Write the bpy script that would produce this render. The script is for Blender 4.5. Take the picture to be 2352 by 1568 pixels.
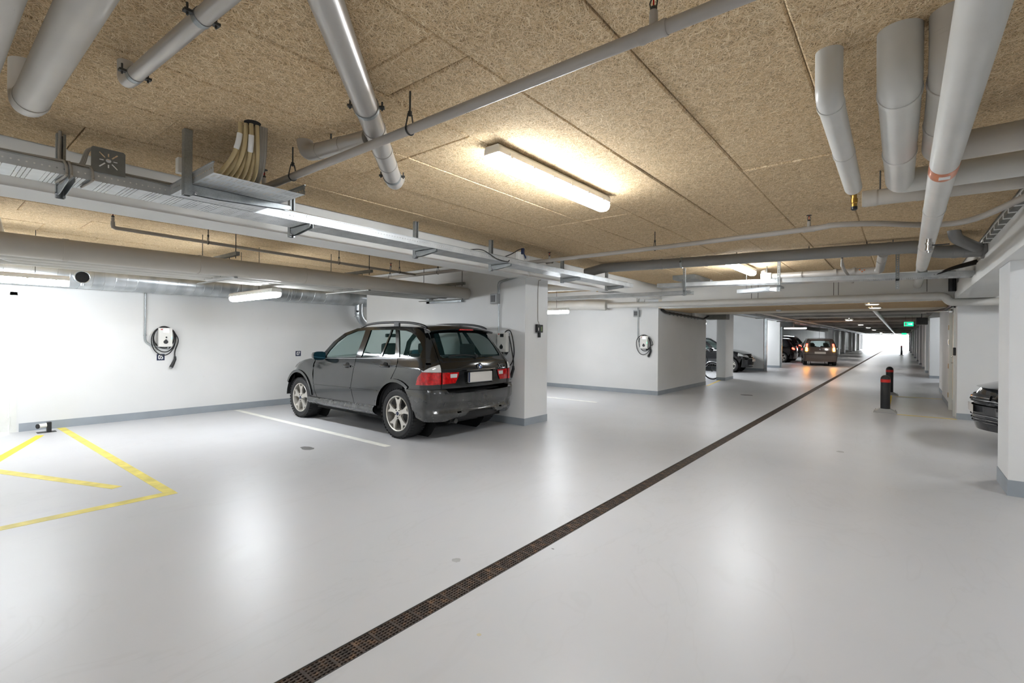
import bpy, bmesh, math, random
from mathutils import Vector, Matrix, geometry
random.seed(7)
PI = math.pi
scene = bpy.context.scene
COL = scene.collection
for o in list(bpy.data.objects): bpy.data.objects.remove(o)

# ------------------------------------------------------------------ camera
W_PX, H_PX = 2352.0, 1568.0
F_PX, YAW, ROLL, CY, CAM_H = 1113.24, .676221, .0088246, 774.0, 1.42
cam_d = bpy.data.cameras.new('camera'); cam = bpy.data.objects.new('camera', cam_d); COL.objects.link(cam)
fw = Vector((-math.sin(YAW), math.cos(YAW), 0)); rt = Vector((math.cos(YAW), math.sin(YAW), 0)); up = Vector((0, 0, 1))
r2 = rt*math.cos(ROLL) + up*math.sin(ROLL); u2 = -rt*math.sin(ROLL) + up*math.cos(ROLL)
cam.matrix_world = Matrix(((r2.x, u2.x, -fw.x, 0), (r2.y, u2.y, -fw.y, 0), (r2.z, u2.z, -fw.z, CAM_H), (0, 0, 0, 1)))
cam_d.sensor_width = 36.0; cam_d.lens = 36.0*F_PX/W_PX
cam_d.shift_y = -(H_PX/2 - CY)/W_PX
cam_d.clip_start = .05; cam_d.clip_end = 400
scene.camera = cam

CAMP = Vector((0, 0, CAM_H))
def ray(u, v): return r2*((u-W_PX/2)/F_PX) - u2*((v-CY)/F_PX) + fw
def pz(u, v, z=0.0): d = ray(u, v); return CAMP + d*((z-CAM_H)/d.z)
def px_(u, v, x): d = ray(u, v); return CAMP + d*(x/d.x)
def py_(u, v, y): d = ray(u, v); return CAMP + d*(y/d.y)

# ------------------------------------------------------------------ world and exposure
world = bpy.data.worlds.new('daylight'); scene.world = world; world.use_nodes = True
bg = world.node_tree.nodes['Background']; bg.inputs[0].default_value = (.90, .95, 1.0, 1); bg.inputs[1].default_value = 22.0
vs = scene.view_settings
vs.view_transform = 'Standard'; vs.look = 'None'; vs.gamma = 1.0; vs.use_curve_mapping = False
vs.exposure = 1.06
LAMP = 42.0          # strength of the fluorescent diffusers

# ------------------------------------------------------------------ material helpers
MATS = {}
class NT:
    def __init__(s, name):
        s.m = bpy.data.materials.new(name); s.m.use_nodes = True; s.t = s.m.node_tree
        s.n = s.t.nodes; s.l = s.t.links; s.b = s.n['Principled BSDF']; s.out = s.n['Material Output']
    def new(s, typ, **kw):
        n = s.n.new(typ)
        for k, v in kw.items(): setattr(n, k, v)
        return n
    def link(s, a, b): s.l.new(a, b)
    def val(s, sock, v):
        if isinstance(v, (int, float)) and hasattr(sock.default_value, '__len__'): sock.default_value = [v]*len(sock.default_value)
        else: sock.default_value = v
    def put(s, sock, v):
        if hasattr(v, 'is_output') or isinstance(v, bpy.types.NodeSocket): s.link(v, sock)
        else: s.val(sock, v)
    def math(s, op, a, b=0.0, c=None, clamp=False):
        n = s.new('ShaderNodeMath', operation=op); n.use_clamp = clamp
        s.put(n.inputs[0], a); s.put(n.inputs[1], b)
        if c is not None: s.put(n.inputs[2], c)
        return n.outputs[0]
    def noise(s, vec, scale, detail=2.0, rough=.5, dist=0.0, dim='3D'):
        n = s.new('ShaderNodeTexNoise'); n.noise_dimensions = dim
        if vec is not None: s.link(vec, n.inputs['Vector'])
        n.inputs['Scale'].default_value = scale; n.inputs['Detail'].default_value = detail
        n.inputs['Roughness'].default_value = rough; n.inputs['Distortion'].default_value = dist
        return n.outputs[0]
    def mapping(s, vec, loc=(0,0,0), rot=(0,0,0), scale=(1,1,1)):
        n = s.new('ShaderNodeMapping'); s.link(vec, n.inputs[0])
        n.inputs[1].default_value = loc; n.inputs[2].default_value = rot; n.inputs[3].default_value = scale
        return n.outputs[0]
    def ramp(s, fac, stops):
        n = s.new('ShaderNodeValToRGB'); s.link(fac, n.inputs[0]); e = n.color_ramp.elements
        while len(e) < len(stops): e.new(.5)
        for i, (p, c) in enumerate(stops):
            e[i].position = p; e[i].color = (*c, 1) if len(c) == 3 else c
        return n.outputs[0]
    def mix(s, fac, a, b, mode='MIX'):
        n = s.new('ShaderNodeMix', data_type='RGBA', blend_type=mode)
        s.put(n.inputs[0], fac); 
        for i, v in ((6, a), (7, b)):
            if isinstance(v, bpy.types.NodeSocket): s.link(v, n.inputs[i])
            else: n.inputs[i].default_value = (*v, 1) if len(v) == 3 else v
        return n.outputs[2]
    def coord(s, which='Object'):
        n = s.new('ShaderNodeTexCoord'); return n.outputs[which]
    def pos(s):
        return s.new('ShaderNodeNewGeometry').outputs['Position']
    def sep(s, vec):
        n = s.new('ShaderNodeSeparateXYZ'); s.link(vec, n.inputs[0]); return n.outputs
    def comb(s, x, y, z):
        n = s.new('ShaderNodeCombineXYZ'); s.put(n.inputs[0], x); s.put(n.inputs[1], y); s.put(n.inputs[2], z); return n.outputs[0]
    def bump(s, h, strength=.3, dist=.01):
        n = s.new('ShaderNodeBump'); s.link(h, n.inputs['Height']); n.inputs['Strength'].default_value = strength
        n.inputs['Distance'].default_value = dist; s.link(n.outputs[0], s.b.inputs['Normal']); return n
    def base(s, v): s.put(s.b.inputs['Base Color'], v if isinstance(v, bpy.types.NodeSocket) else (*v, 1))
    def rough(s, v): s.put(s.b.inputs['Roughness'], v)
    def metal(s, v): s.put(s.b.inputs['Metallic'], v)

def sr(r, g, b):      # sRGB 0-255 -> linear
    f = lambda c: (c/255/12.92) if c/255 <= .04045 else ((c/255+.055)/1.055)**2.4
    return (f(r), f(g), f(b))

def simple(name, col, rough=.5, metal=0.0, vary=.06, scale=8.0, coat=0.0, spec=.5, bump=0.0):
    if name in MATS: return MATS[name]
    t = NT(name); p = t.coord('Object')
    n = t.noise(p, scale, 3.0)
    lo = tuple(max(0, c*(1-vary*2)) for c in col); hi = tuple(min(1, c*(1+vary)) for c in col)
    t.base(t.ramp(n, [(.3, lo), (.7, hi)])); t.rough(rough); t.metal(metal)
    t.b.inputs['Coat Weight'].default_value = coat; t.b.inputs['Specular IOR Level'].default_value = spec
    if bump: t.bump(t.noise(p, scale*12, 2.0), bump, .002)
    MATS[name] = t.m; return t.m

def emit(name, col, strength):
    if name in MATS: return MATS[name]
    t = NT(name); t.base(col); t.b.inputs['Emission Color'].default_value = (*col, 1); t.b.inputs['Emission Strength'].default_value = strength
    t.rough(.4); MATS[name] = t.m; return t.m

def m_floor():
    t = NT('floor_epoxy'); p = t.pos()
    a = t.noise(p, .5, 3.0, .5); b = t.noise(p, 2.1, 4.0, .55); c = t.noise(p, 70, 2.0)
    col = t.mix(a, sr(184, 185, 188), sr(197, 197, 199))
    col = t.mix(t.math('MULTIPLY', b, .25), col, sr(186, 184, 181))
    # faint tyre swirls: thin contour lines of a warped field
    w = t.noise(t.mapping(p, scale=(1.0, .45, 1), rot=(0, 0, .9)), 1.1, 4.0, .6, 1.4)
    sw = t.math('SUBTRACT', 1.0, t.math('MULTIPLY', t.math('ABSOLUTE', t.math('SUBTRACT', w, .5)), 70.0), clamp=True)
    col = t.mix(t.math('MULTIPLY', t.math('MULTIPLY', sw, t.noise(p, .8, 1.0)), .10), col, sr(120, 116, 108))
    t.base(col); t.rough(t.math('ADD', .33, t.math('MULTIPLY', b, .08)))
    t.b.inputs['Specular IOR Level'].default_value = .55
    t.bump(c, .03, .002)
    MATS['floor'] = t.m
def m_wall():
    t = NT('wall_paint'); p = t.pos()
    a = t.noise(p, .8, 3.0); b = t.noise(p, 9, 4.0)
    col = t.ramp(a, [(.3, sr(216, 217, 216)), (.7, sr(226, 226, 225))])
    col = t.mix(t.ramp(b, [(.70, (0, 0, 0)), (.8, (.35, .35, .35))]), col, sr(205, 203, 198))
    t.base(col); t.rough(.62); t.bump(t.noise(p, 140, 3.0), .12, .002); MATS['wall'] = t.m
def m_woodwool():
    t = NT('wood_wool_board')
    oi = t.new('ShaderNodeObjectInfo'); off = t.math('MULTIPLY', oi.outputs['Random'], 40.0)
    p = t.pos(); pv = t.new('ShaderNodeVectorMath', operation='ADD'); t.link(p, pv.inputs[0])
    t.link(t.comb(off, t.math('MULTIPLY', off, 1.7), 0.0), pv.inputs[1]); p = pv.outputs[0]
    wn = t.new('ShaderNodeTexNoise'); t.link(p, wn.inputs['Vector']); wn.inputs['Scale'].default_value = 14; wn.inputs['Detail'].default_value = 1
    sc = t.new('ShaderNodeVectorMath', operation='SCALE'); t.link(wn.outputs[1], sc.inputs[0]); sc.inputs[3].default_value = .035
    ad = t.new('ShaderNodeVectorMath', operation='ADD'); t.link(p, ad.inputs[0]); t.link(sc.outputs[0], ad.inputs[1]); q = ad.outputs[0]
    h = None
    for i, (ang, sx, sy, wd, hh) in enumerate([(.2, 9, 120, .024, 1.0), (1.25, 8, 110, .024, .96), (2.3, 10, 125, .024, .92), (.75, 11, 120, .04, .80), (1.8, 10, 110, .04, .72), (2.8, 9, 105, .05, .64), (1.0, 12, 110, .07, .55), (2.05, 12, 100, .07, .5)]):
        n = t.noise(t.mapping(t.mapping(q, loc=(i*3.7, i*1.9, i*5.0), rot=(0, 0, ang)), scale=(sx, sy, .5)), 1.0, .6)
        ln = t.math('SUBTRACT', 1.0, t.math('DIVIDE', t.math('ABSOLUTE', t.math('SUBTRACT', n, .5)), wd), clamp=True)
        ln = t.math('MULTIPLY', t.math('MINIMUM', t.math('MULTIPLY', ln, 2.2), 1.0), hh)
        h = ln if h is None else t.math('MAXIMUM', h, ln)
    big = t.noise(p, 1.3, 3.0)
    straw = t.mix(big, sr(212, 184, 142), sr(230, 205, 167))
    col = t.ramp(h, [(.0, sr(108, 78, 46)), (.42, sr(186, 150, 104)), (.66, sr(222, 190, 144)), (.98, sr(250, 233, 200))])
    col = t.mix(.30, col, straw)
    t.base(col); t.rough(.92); t.b.inputs['Specular IOR Level'].default_value = .15
    t.bump(h, .75, .006); MATS['wool'] = t.m
def m_galv():
    t = NT('galvanised_steel'); p = t.coord('Object')
    v = t.new('ShaderNodeTexVoronoi'); t.link(p, v.inputs['Vector']); v.inputs['Scale'].default_value = 130
    n = t.noise(p, 6, 3.0); c = t.math('ADD', t.math('MULTIPLY', t.sep(v.outputs['Color'])[0], .12), t.math('MULTIPLY', n, .85))
    t.base(t.ramp(c, [(.25, sr(140, 146, 148)), (.75, sr(188, 192, 193))])); t.metal(.85); t.rough(t.math('ADD', .30, t.math('MULTIPLY', n, .2)))
    MATS['galv'] = t.m
def m_tray(name, base):
    # perforated sheet: rows of slots in the plate let light through
    t = NT(name); p = t.coord('Object'); x, y, z = t.sep(p)
    n = t.noise(p, 6, 3.0)
    t.base(t.ramp(n, [(.25, sr(176, 180, 182)), (.75, sr(208, 211, 212))])); t.metal(.55); t.rough(.42)
    fy = t.math('FRACT', t.math('DIVIDE', y, .125)); fx = t.math('FRACT', t.math('DIVIDE', x, .030))
    if base == 'slots':
        row = t.math('FRACT', t.math('DIVIDE', y, .020))
        a = t.math('MULTIPLY', t.math('LESS_THAN', row, .20), t.math('MULTIPLY', t.math('GREATER_THAN', fx, .25), t.math('LESS_THAN', fx, .85)))
        grp = t.math('MULTIPLY', t.math('GREATER_THAN', fy, .22), t.math('LESS_THAN', fy, .88))
        msk = t.math('MULTIPLY', a, grp)
    else:
        fz = t.math('SUBTRACT', z, base); gy = t.math('SUBTRACT', t.math('FRACT', t.math('DIVIDE', y, .032)), .5)
        d = t.math('ADD', t.math('POWER', t.math('MULTIPLY', gy, .032), 2.0), t.math('POWER', fz, 2.0))
        msk = t.math('LESS_THAN', d, .0045**2)
    tr = t.new('ShaderNodeBsdfTransparent'); mx = t.new('ShaderNodeMixShader')
    t.link(msk, mx.inputs[0]); t.link(t.b.outputs[0], mx.inputs[1]); t.link(tr.outputs[0], mx.inputs[2]); t.link(mx.outputs[0], t.out.inputs[0])
    MATS[name] = t.m; return t.m
def m_pipe(name, col, rough=.42, metal=0.0, scuff=.35):
    t = NT(name); p = t.coord('Object')
    a = t.noise(p, 3, 4.0); b = t.noise(t.mapping(p, scale=(6, 6, 60)), 2.0, 5.0, .7)
    c = t.ramp(a, [(.3, tuple(k*.90 for k in col)), (.7, col)])
    c = t.mix(t.math('MULTIPLY', t.ramp(b, [(.66, (0, 0, 0)), (.74, (1, 1, 1))]), scuff), c, tuple(k*.45 for k in col))
    t.base(c); t.rough(rough); t.metal(metal); t.b.inputs['Specular IOR Level'].default_value = .45; MATS[name] = t.m
def m_glass(name, tint, alpha):
    t = NT(name); t.base(tint); t.rough(.02); t.b.inputs['Specular IOR Level'].default_value = .6
    tr = t.new('ShaderNodeBsdfTransparent'); tr.inputs[0].default_value = (*[min(1, .74+c) for c in tint], 1); mx = t.new('ShaderNodeMixShader')
    mx.inputs[0].default_value = alpha
    t.link(tr.outputs[0], mx.inputs[1]); t.link(t.b.outputs[0], mx.inputs[2]); t.link(mx.outputs[0], t.out.inputs[0]); MATS[name] = t.m
def m_carpaint(name, col, dust=.5, zlo=.15, zhi=.95):
    t = NT(name); p = t.coord('Object'); z = t.sep(p)[2]
    n1 = t.noise(p, 2.2, 5.0, .62); n2 = t.noise(t.mapping(p, scale=(2.5, 2.5, .6)), 4.0, 4.0, .55); n3 = t.noise(p, 40, 3.0)
    zf = t.math('SUBTRACT', 1.0, t.math('DIVIDE', t.math('SUBTRACT', z, zlo), zhi-zlo), clamp=True)
    d = t.math('ADD', t.math('MULTIPLY', zf, .50), t.math('MULTIPLY', t.math('SUBTRACT', n1, .50), .8))
    d = t.math('MULTIPLY', t.math('MULTIPLY', d, t.math('ADD', .5, n2)), dust, clamp=True)
    d = t.math('MULTIPLY', d, t.math('ADD', .85, t.math('MULTIPLY', n3, .3)), clamp=True)
    t.base(t.mix(d, col, sr(138, 139, 136)))
    t.rough(t.math('ADD', .13, t.math('MULTIPLY', d, .75))); t.b.inputs['Coat Weight'].default_value = .6; t.b.inputs['Coat Roughness'].default_value = .06
    t.put(t.b.inputs['Coat Weight'], t.math('SUBTRACT', .7, d, clamp=True)); MATS[name] = t.m
def m_rust():
    t = NT('rusty_cast_iron'); p = t.coord('Object')
    n = t.noise(p, 18, 4.0, .6); t.base(t.ramp(n, [(.3, sr(44, 40, 38)), (.52, sr(78, 66, 58)), (.72, sr(128, 98, 72))])); t.metal(.35); t.rough(.62); MATS['grate'] = t.m
def m_duct():
    t = NT('spiral_duct_steel'); p = t.coord('Object'); y = t.sep(p)[1]
    n = t.noise(p, 4, 3.0); band = t.noise(t.mapping(p, scale=(0, 7.5, 0)), 1.0, 0.0)
    t.base(t.ramp(t.math('ADD', t.math('MULTIPLY', n, .4), t.math('MULTIPLY', band, .6)), [(.3, sr(168, 174, 178)), (.7, sr(205, 209, 211))])); t.metal(.8); t.rough(.30); MATS['duct'] = t.m

m_floor(); m_wall(); m_woodwool(); m_galv(); m_rust(); m_duct()
m_tray('tray_base', 'slots')
m_pipe('pvc_jacket', sr(204, 202, 196), .36); m_pipe('pvc_jacket_warm', sr(190, 184, 174), .38)
m_pipe('sprinkler_grey', sr(176, 170, 162), .42, 0, .1); m_pipe('silver_pipe', sr(188, 184, 178), .34, .45, .5); m_pipe('drain_grey', sr(140, 139, 137), .42, .15, .2)
simple('baseboard', sr(150, 157, 163), .55, 0, .05, 3); simple('beam', sr(226, 226, 223), .65, 0, .02, 1.5); simple('soffit', sr(232, 222, 204), .7, 0, .02)
simple('concrete_dark', sr(160, 157, 150), .85, 0, .12, 2); simple('door_white', sr(222, 223, 218), .4, 0, .02)
simple('yellow_paint', sr(222, 206, 96), .55, 0, .12, 6); simple('yellow_bright', sr(238, 205, 30), .5, 0, .06, 5); simple('white_paint', sr(236, 235, 228), .5, 0, .06, 6)
simple('white_plastic', sr(228, 227, 222), .38, 0, .02); simple('grey_plastic', sr(150, 152, 152), .45, 0, .03); simple('black_plastic', sr(28, 29, 31), .42, 0, .1)
simple('dark_steel', sr(78, 78, 76), .5, .6, .1); simple('strut_steel', sr(122, 122, 117), .5, .35, .08, 10); simple('rubber', sr(34, 34, 35), .72, 0, .15, 12)
simple('black_cable', sr(26, 26, 28), .5, 0, .05); simple('beige_cable', sr(202, 182, 138), .5, 0, .08, 4); simple('grey_cable', sr(150, 143, 132), .5, 0, .05, 4)
simple('brass', sr(176, 138, 70), .32, .9, .1); simple('copper_tape', sr(214, 128, 84), .28, .6, .05); simple('red_glass', sr(200, 20, 16), .2, 0, .02)
simple('chrome', sr(205, 206, 208), .12, 1.0, .02); simple('navy', sr(22, 34, 66), .45, 0, .03); simple('white_print', sr(236, 236, 234), .5, 0, .01)
simple('red_print', sr(196, 50, 46), .5, 0, .01); simple('red_tape', sr(196, 40, 34), .3, 0, .05); simple('hole_dark', sr(24, 22, 20), .9, 0, .05); simple('stain', sr(150, 148, 146), .5, 0, .1)
m_glass('car_glass', (.05, .12, .11), .16); m_glass('car_glass_dark', (.03, .08, .08), .22); m_glass('clear_cover', (.6, .62, .6), .35)
LAMPMAT = emit('lamp_diffuser', (.935, .98, 1.03), LAMP)

# ------------------------------------------------------------------ mesh helpers
class MB:
    def __init__(s): s.v = []; s.f = []; s.sm = []
    def add(s, vs, fs, smooth=False):
        o = len(s.v); s.v += [tuple(v) for v in vs]; s.f += [tuple(i+o for i in f) for f in fs]; s.sm += [smooth]*len(fs); return s
    def box(s, a, b):
        (x0, y0, z0), (x1, y1, z1) = a, b
        x0, x1 = min(x0, x1), max(x0, x1); y0, y1 = min(y0, y1), max(y0, y1); z0, z1 = min(z0, z1), max(z0, z1)
        return s.add([(x0,y0,z0),(x1,y0,z0),(x1,y1,z0),(x0,y1,z0),(x0,y0,z1),(x1,y0,z1),(x1,y1,z1),(x0,y1,z1)],
                     [(0,3,2,1),(4,5,6,7),(0,1,5,4),(1,2,6,5),(2,3,7,6),(3,0,4,7)])
    def obox(s, c, ax, ay, az, hx, hy, hz):
        c = Vector(c); ax, ay, az = Vector(ax).normalized(), Vector(ay).normalized(), Vector(az).normalized(); P = []
        for k in (-1, 1):
            for i, j in ((-1,-1),(1,-1),(1,1),(-1,1)): P.append(c + ax*hx*i + ay*hy*j + az*hz*k)
        return s.add(P, [(0,3,2,1),(4,5,6,7),(0,1,5,4),(1,2,6,5),(2,3,7,6),(3,0,4,7)])
    def cbox(s, a, b, ch=.01):      # box with chamfered vertical and horizontal edges via bmesh bevel
        m = MB().box(a, b); bm = bmesh.new(); vs = [bm.verts.new(v) for v in m.v]
        for f in m.f: bm.faces.new([vs[i] for i in f])
        bmesh.ops.bevel(bm, geom=bm.edges[:], offset=ch, segments=2, affect='EDGES', profile=.6, clamp_overlap=True)
        bm.verts.index_update(); s.add([v.co[:] for v in bm.verts], [[v.index for v in f.verts] for f in bm.faces]); bm.free(); return s
    def tube(s, path, r, seg=12, caps=True, smooth=True, closed=False):
        P = [Vector(p) for p in path]; n = len(P); R = r if isinstance(r, (list, tuple)) else [r]*n
        T = []
        for i in range(n):
            a = P[(i-1) % n] if (closed or i > 0) else P[i]; b = P[(i+1) % n] if (closed or i < n-1) else P[i]
            T.append((b-a).normalized())
        nrm = T[0].orthogonal().normalized(); V = []; prev = T[0]
        if abs(T[0].z) < .9: nrm = (Vector((0,0,1)) - T[0]*T[0].z).normalized()
        for i in range(n):
            ax = prev.cross(T[i])
            if ax.length > 1e-7: nrm = Matrix.Rotation(prev.angle(T[i]), 3, ax) @ nrm
            prev = T[i]; nrm = (nrm - T[i]*nrm.dot(T[i])).normalized(); bn = T[i].cross(nrm)
            k = 1.0
            if 0 < i < n-1:
                d = (P[i]-P[i-1]).normalized().dot(T[i]); k = 1/max(.6, d)
            for j in range(seg):
                a = 2*PI*j/seg; V.append(P[i] + (nrm*math.cos(a) + bn*math.sin(a))*R[i]*(1 if k < 1.001 else 1))
        F = []
        for i in range(n if closed else n-1):
            for j in range(seg):
                a = i*seg+j; b = i*seg+(j+1) % seg; i2 = ((i+1) % n)*seg
                F.append((a, b, i2+(j+1) % seg, i2+j))
        s.add(V, F, smooth)
        if caps and not closed:
            s.add(V[:seg], [tuple(range(seg-1, -1, -1))]); s.add(V[-seg:], [tuple(range(seg))])
        return s
    def lathe(s, prof, o=(0,0,0), ax=(0,0,1), seg=24, smooth=True):
        o = Vector(o); ax = Vector(ax).normalized(); u = ax.orthogonal().normalized(); w = ax.cross(u); V = []; n = len(prof)
        for r, h in prof:
            for j in range(seg):
                a = 2*PI*j/seg; V.append(o + ax*h + (u*math.cos(a)+w*math.sin(a))*r)
        F = [(i*seg+j, i*seg+(j+1) % seg, (i+1)*seg+(j+1) % seg, (i+1)*seg+j) for i in range(n-1) for j in range(seg)]
        s.add(V, F, smooth); return s
    def prism(s, pts, o, u, v, n, d):      # polygon pts in (u,v) extruded d along n
        o, u, v, n = Vector(o), Vector(u), Vector(v), Vector(n); k = len(pts)
        A = [o+u*p[0]+v*p[1] for p in pts]; B = [a+n*d for a in A]
        tri = geometry.tessellate_polygon([[Vector((p[0], p[1], 0)) for p in pts]])
        F = [(a, b, c) for a, b, c in tri] + [(c+k, b+k, a+k) for a, b, c in tri] + [(i, (i+1) % k, (i+1) % k+k, i+k) for i in range(k)]
        return s.add(A+B, F)
    def plate(s, loops, o, u, v, n, d):     # flat plate with holes; loops = [outer, hole, ...] in (u,v)
        o, u, v, n = Vector(o), Vector(u), Vector(v), Vector(n); flat = [p for l in loops for p in l]; k = len(flat)
        A = [o+u*p[0]+v*p[1] for p in flat]; B = [a+n*d for a in A]
        tri = geometry.tessellate_polygon([[Vector((p[0], p[1], 0)) for p in l] for l in loops])
        F = [(a, b, c) for a, b, c in tri] + [(c+k, b+k, a+k) for a, b, c in tri]; i0 = 0
        for l in loops:
            q = len(l); F += [(i0+i, i0+(i+1) % q, i0+(i+1) % q+k, i0+i+k) for i in range(q)]; i0 += q
        return s.add(A+B, F)
    def build(s, name, mat, parent=None, label=None, cat=None, group=None, kind=None, local=False, origin=None, angle=35):
        me = bpy.data.meshes.new(name)
        if parent is not None and not local: off = Vector(parent.matrix_world.translation if False else parent.get('_loc', (0,0,0)))
        elif origin is not None: off = Vector(origin)
        elif parent is None and not local:
            xs = [v[0] for v in s.v]; ys = [v[1] for v in s.v]; zs = [v[2] for v in s.v]
            off = Vector(((min(xs)+max(xs))/2, (min(ys)+max(ys))/2, min(zs)))
        else: off = Vector((0,0,0))
        me.from_pydata([tuple(Vector(v)-off) for v in s.v], [], s.f); me.update()
        bm = bmesh.new(); bm.from_mesh(me); bmesh.ops.recalc_face_normals(bm, faces=bm.faces[:]); bm.to_mesh(me); bm.free()
        if any(s.sm):
            me.polygons.foreach_set('use_smooth', [True]*len(me.polygons)); me.set_sharp_from_angle(angle=math.radians(angle))
        me.materials.append(MATS[mat] if isinstance(mat, str) else mat)
        o = bpy.data.objects.new(name, me); COL.objects.link(o)
        if parent is not None: o.parent = parent
        else: o.location = off; o['_loc'] = tuple(off)
        if label: o['label'] = label
        if cat: o['category'] = cat
        if group: o['group'] = group
        if kind: o['kind'] = kind
        return o
def thing(name, label, cat, loc=(0,0,0), group=None, rz=0.0):
    o = bpy.data.objects.new(name, None); COL.objects.link(o); o.location = loc; o.rotation_euler = (0, 0, rz); o['_loc'] = tuple(loc)
    o.empty_display_size = .1; o['label'] = label; o['category'] = cat
    if group: o['group'] = group
    return o
def copy_tree(o, parent=None):
    c = o.copy(); COL.objects.link(c)
    if parent is not None: c.parent = parent
    for ch in list(o.children): copy_tree(ch, c)
    return c
def bez(p0, p1, p2, p3, n=12):
    p0, p1, p2, p3 = map(Vector, (p0, p1, p2, p3)); out = []
    for i in range(n+1):
        t = i/n; out.append(p0*(1-t)**3 + p1*3*t*(1-t)**2 + p2*3*t*t*(1-t) + p3*t**3)
    return out
def fillet(pts, r, n=6):
    P = [Vector(p) for p in pts]; out = [P[0]]
    for i in range(1, len(P)-1):
        a, b, c = P[i-1], P[i], P[i+1]; d1 = (a-b); d2 = (c-b); k = min(r, d1.length*.49, d2.length*.49)
        s1 = b + d1.normalized()*k; s2 = b + d2.normalized()*k
        for j in range(n+1):
            t = j/n; out.append(s1*(1-t)**2 + b*2*t*(1-t) + s2*t*t)
    out.append(P[-1]); return out
def spline(pts, n=8):      # Catmull-Rom through pts
    P = [Vector(p) for p in pts]; P = [P[0]*2-P[1]] + P + [P[-1]*2-P[-2]]; out = []
    for i in range(1, len(P)-2):
        a, b, c, d = P[i-1:i+3]
        for j in range(n):
            t = j/n; out.append(.5*((2*b) + (c-a)*t + (2*a-5*b+4*c-d)*t*t + (3*b-a-3*c+d)*t**3))
    out.append(P[-2]); return out
def text_mesh(txt, size, depth=.002, bold=0.0):
    cu = bpy.data.curves.new('txt', 'FONT'); cu.body = txt; cu.size = size; cu.extrude = depth/2; cu.offset = bold; cu.align_x = 'CENTER'; cu.align_y = 'CENTER'; cu.resolution_u = 4
    ob = bpy.data.objects.new('txt', cu); COL.objects.link(ob); dg = bpy.context.evaluated_depsgraph_get(); ev = ob.evaluated_get(dg)
    me = ev.to_mesh(); V = [v.co.copy() for v in me.vertices]; F = [tuple(p.vertices) for p in me.polygons]; ev.to_mesh_clear()
    bpy.data.objects.remove(ob); bpy.data.curves.remove(cu); return V, F
def put_text(mb, txt, size, o, u, v, n, depth=.002, sx=1.0, bold=0.0):
    V, F = text_mesh(txt, size, depth, bold); o, u, v, n = Vector(o), Vector(u), Vector(v), Vector(n)
    mb.add([o + u*p.x*sx + v*p.y + n*p.z for p in V], F)

# ------------------------------------------------------------------ structure
X_L, X_AISLE, X_R = -9.85, -4.72, .78        # left wall, left aisle edge, right aisle edge
Z_C, Y_BACK, Y_END = 2.70, -8.0, 96.0
def struct(name, mb, mat, parent=None, label=None):
    return mb.build(name, mat, parent, kind='structure' if parent is None else None, label=label)
DX0, DX1 = -1.985, -1.865
m = MB()
m.box((X_L-.2, Y_BACK, -.12), (DX0, Y_END+6, 0)); m.box((DX1, Y_BACK, -.12), (7.6, Y_END+6, 0)); m.box((DX0, Y_BACK, -.12), (DX1, Y_END+6, -.07))
floor = struct('floor', m, 'floor')
# ceiling slab with every wood-wool board as its own piece
m = MB(); m.box((X_L-.2, Y_BACK, 2.742), (7.6, 15.5, 2.95)); m.box((X_L-.2, 15.5, 2.70), (7.6, Y_END, 2.95))
ceiling = struct('ceiling', m, 'concrete_dark')
panel_cache = {}
def board(x0, x1, y0, y1, z=Z_C, parent=ceiling):
    w, l = round(x1-x0-.004, 3), round(y1-y0-.004, 3)
    key = (w, l)
    if key not in panel_cache:
        bm = bmesh.new(); bmesh.ops.create_cube(bm, size=1.0)
        for v in bm.verts: v.co = Vector((v.co.x*w, v.co.y*l, v.co.z*.035+.0175))
        ed = [e for e in bm.edges if all(v.co.z < .01 for v in e.verts)]
        bmesh.ops.bevel(bm, geom=ed, offset=.009, segments=1, affect='EDGES')
        me = bpy.data.meshes.new('panel'); bm.to_mesh(me); bm.free(); me.materials.append(MATS['wool']); panel_cache[key] = me
    o = bpy.data.objects.new('panel', panel_cache[key]); COL.objects.link(o); o.parent = parent
    L = Vector(parent['_loc']); o.location = Vector(((x0+x1)/2, (y0+y1)/2, z + random.choice((0, 0, .0, .003, .006)))) - L
    o.rotation_euler = (random.uniform(-.0007, .0007), random.uniform(-.003, .003), random.uniform(-.001, .001))
def strip(x0, x1, ya, yb, off, L=2.4, extra=()):
    ys = [off + k*L for k in range(-8, 12)] + list(extra); ys = sorted({round(y, 3) for y in ys if ya+.12 < y < yb-.12}); ys = [ya] + ys + [yb]
    for a, b in zip(ys[:-1], ys[1:]): board(x0, x1, a, b)
XS = [-4.58, -3.97, -3.385, -2.765, -2.16, -1.555, -.955, -.358, .24, .78]
OFF = [.69, 1.014, 2.24, 2.24, 3.0, .97, 1.58, 2.236, 2.9]
for i in range(9): strip(XS[i], XS[i+1], -4.0, 11.7, OFF[i], extra=(1.39, 1.61) if i == 4 else ((2.586, .4) if i == 7 else ()))
XB = [-9.83, -9.05, -8.45, -7.86, -7.2, -6.62, -6.0, -5.45, -5.02]
OB = [.2, 1.6, 1.0, 1.315, .71, 2.1, 1.3, .4]
for i in range(8):
    strip(XB[i], XB[i+1], -2.0, 6.18, OB[i]); strip(XB[i], XB[i+1], 6.84, 11.7, OB[i]+.5)
for x in (1.25, 1.85, 2.45, 3.05): strip(x, x+.6, 2.0, 11.9, x)
# dropped soffit over the cross passage
m = MB(); m.box((X_AISLE, 11.7, 2.17), (X_R+.05, 15.5, 2.742)); soff = struct('ceiling_soffit', m, 'soffit')
for k, (a, b) in enumerate(((-4.7, -3.3), (-3.3, -1.9), (-1.9, -.5), (-.5, .78))): board(a, b, 11.86, 13.95, 2.150, soff)

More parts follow.
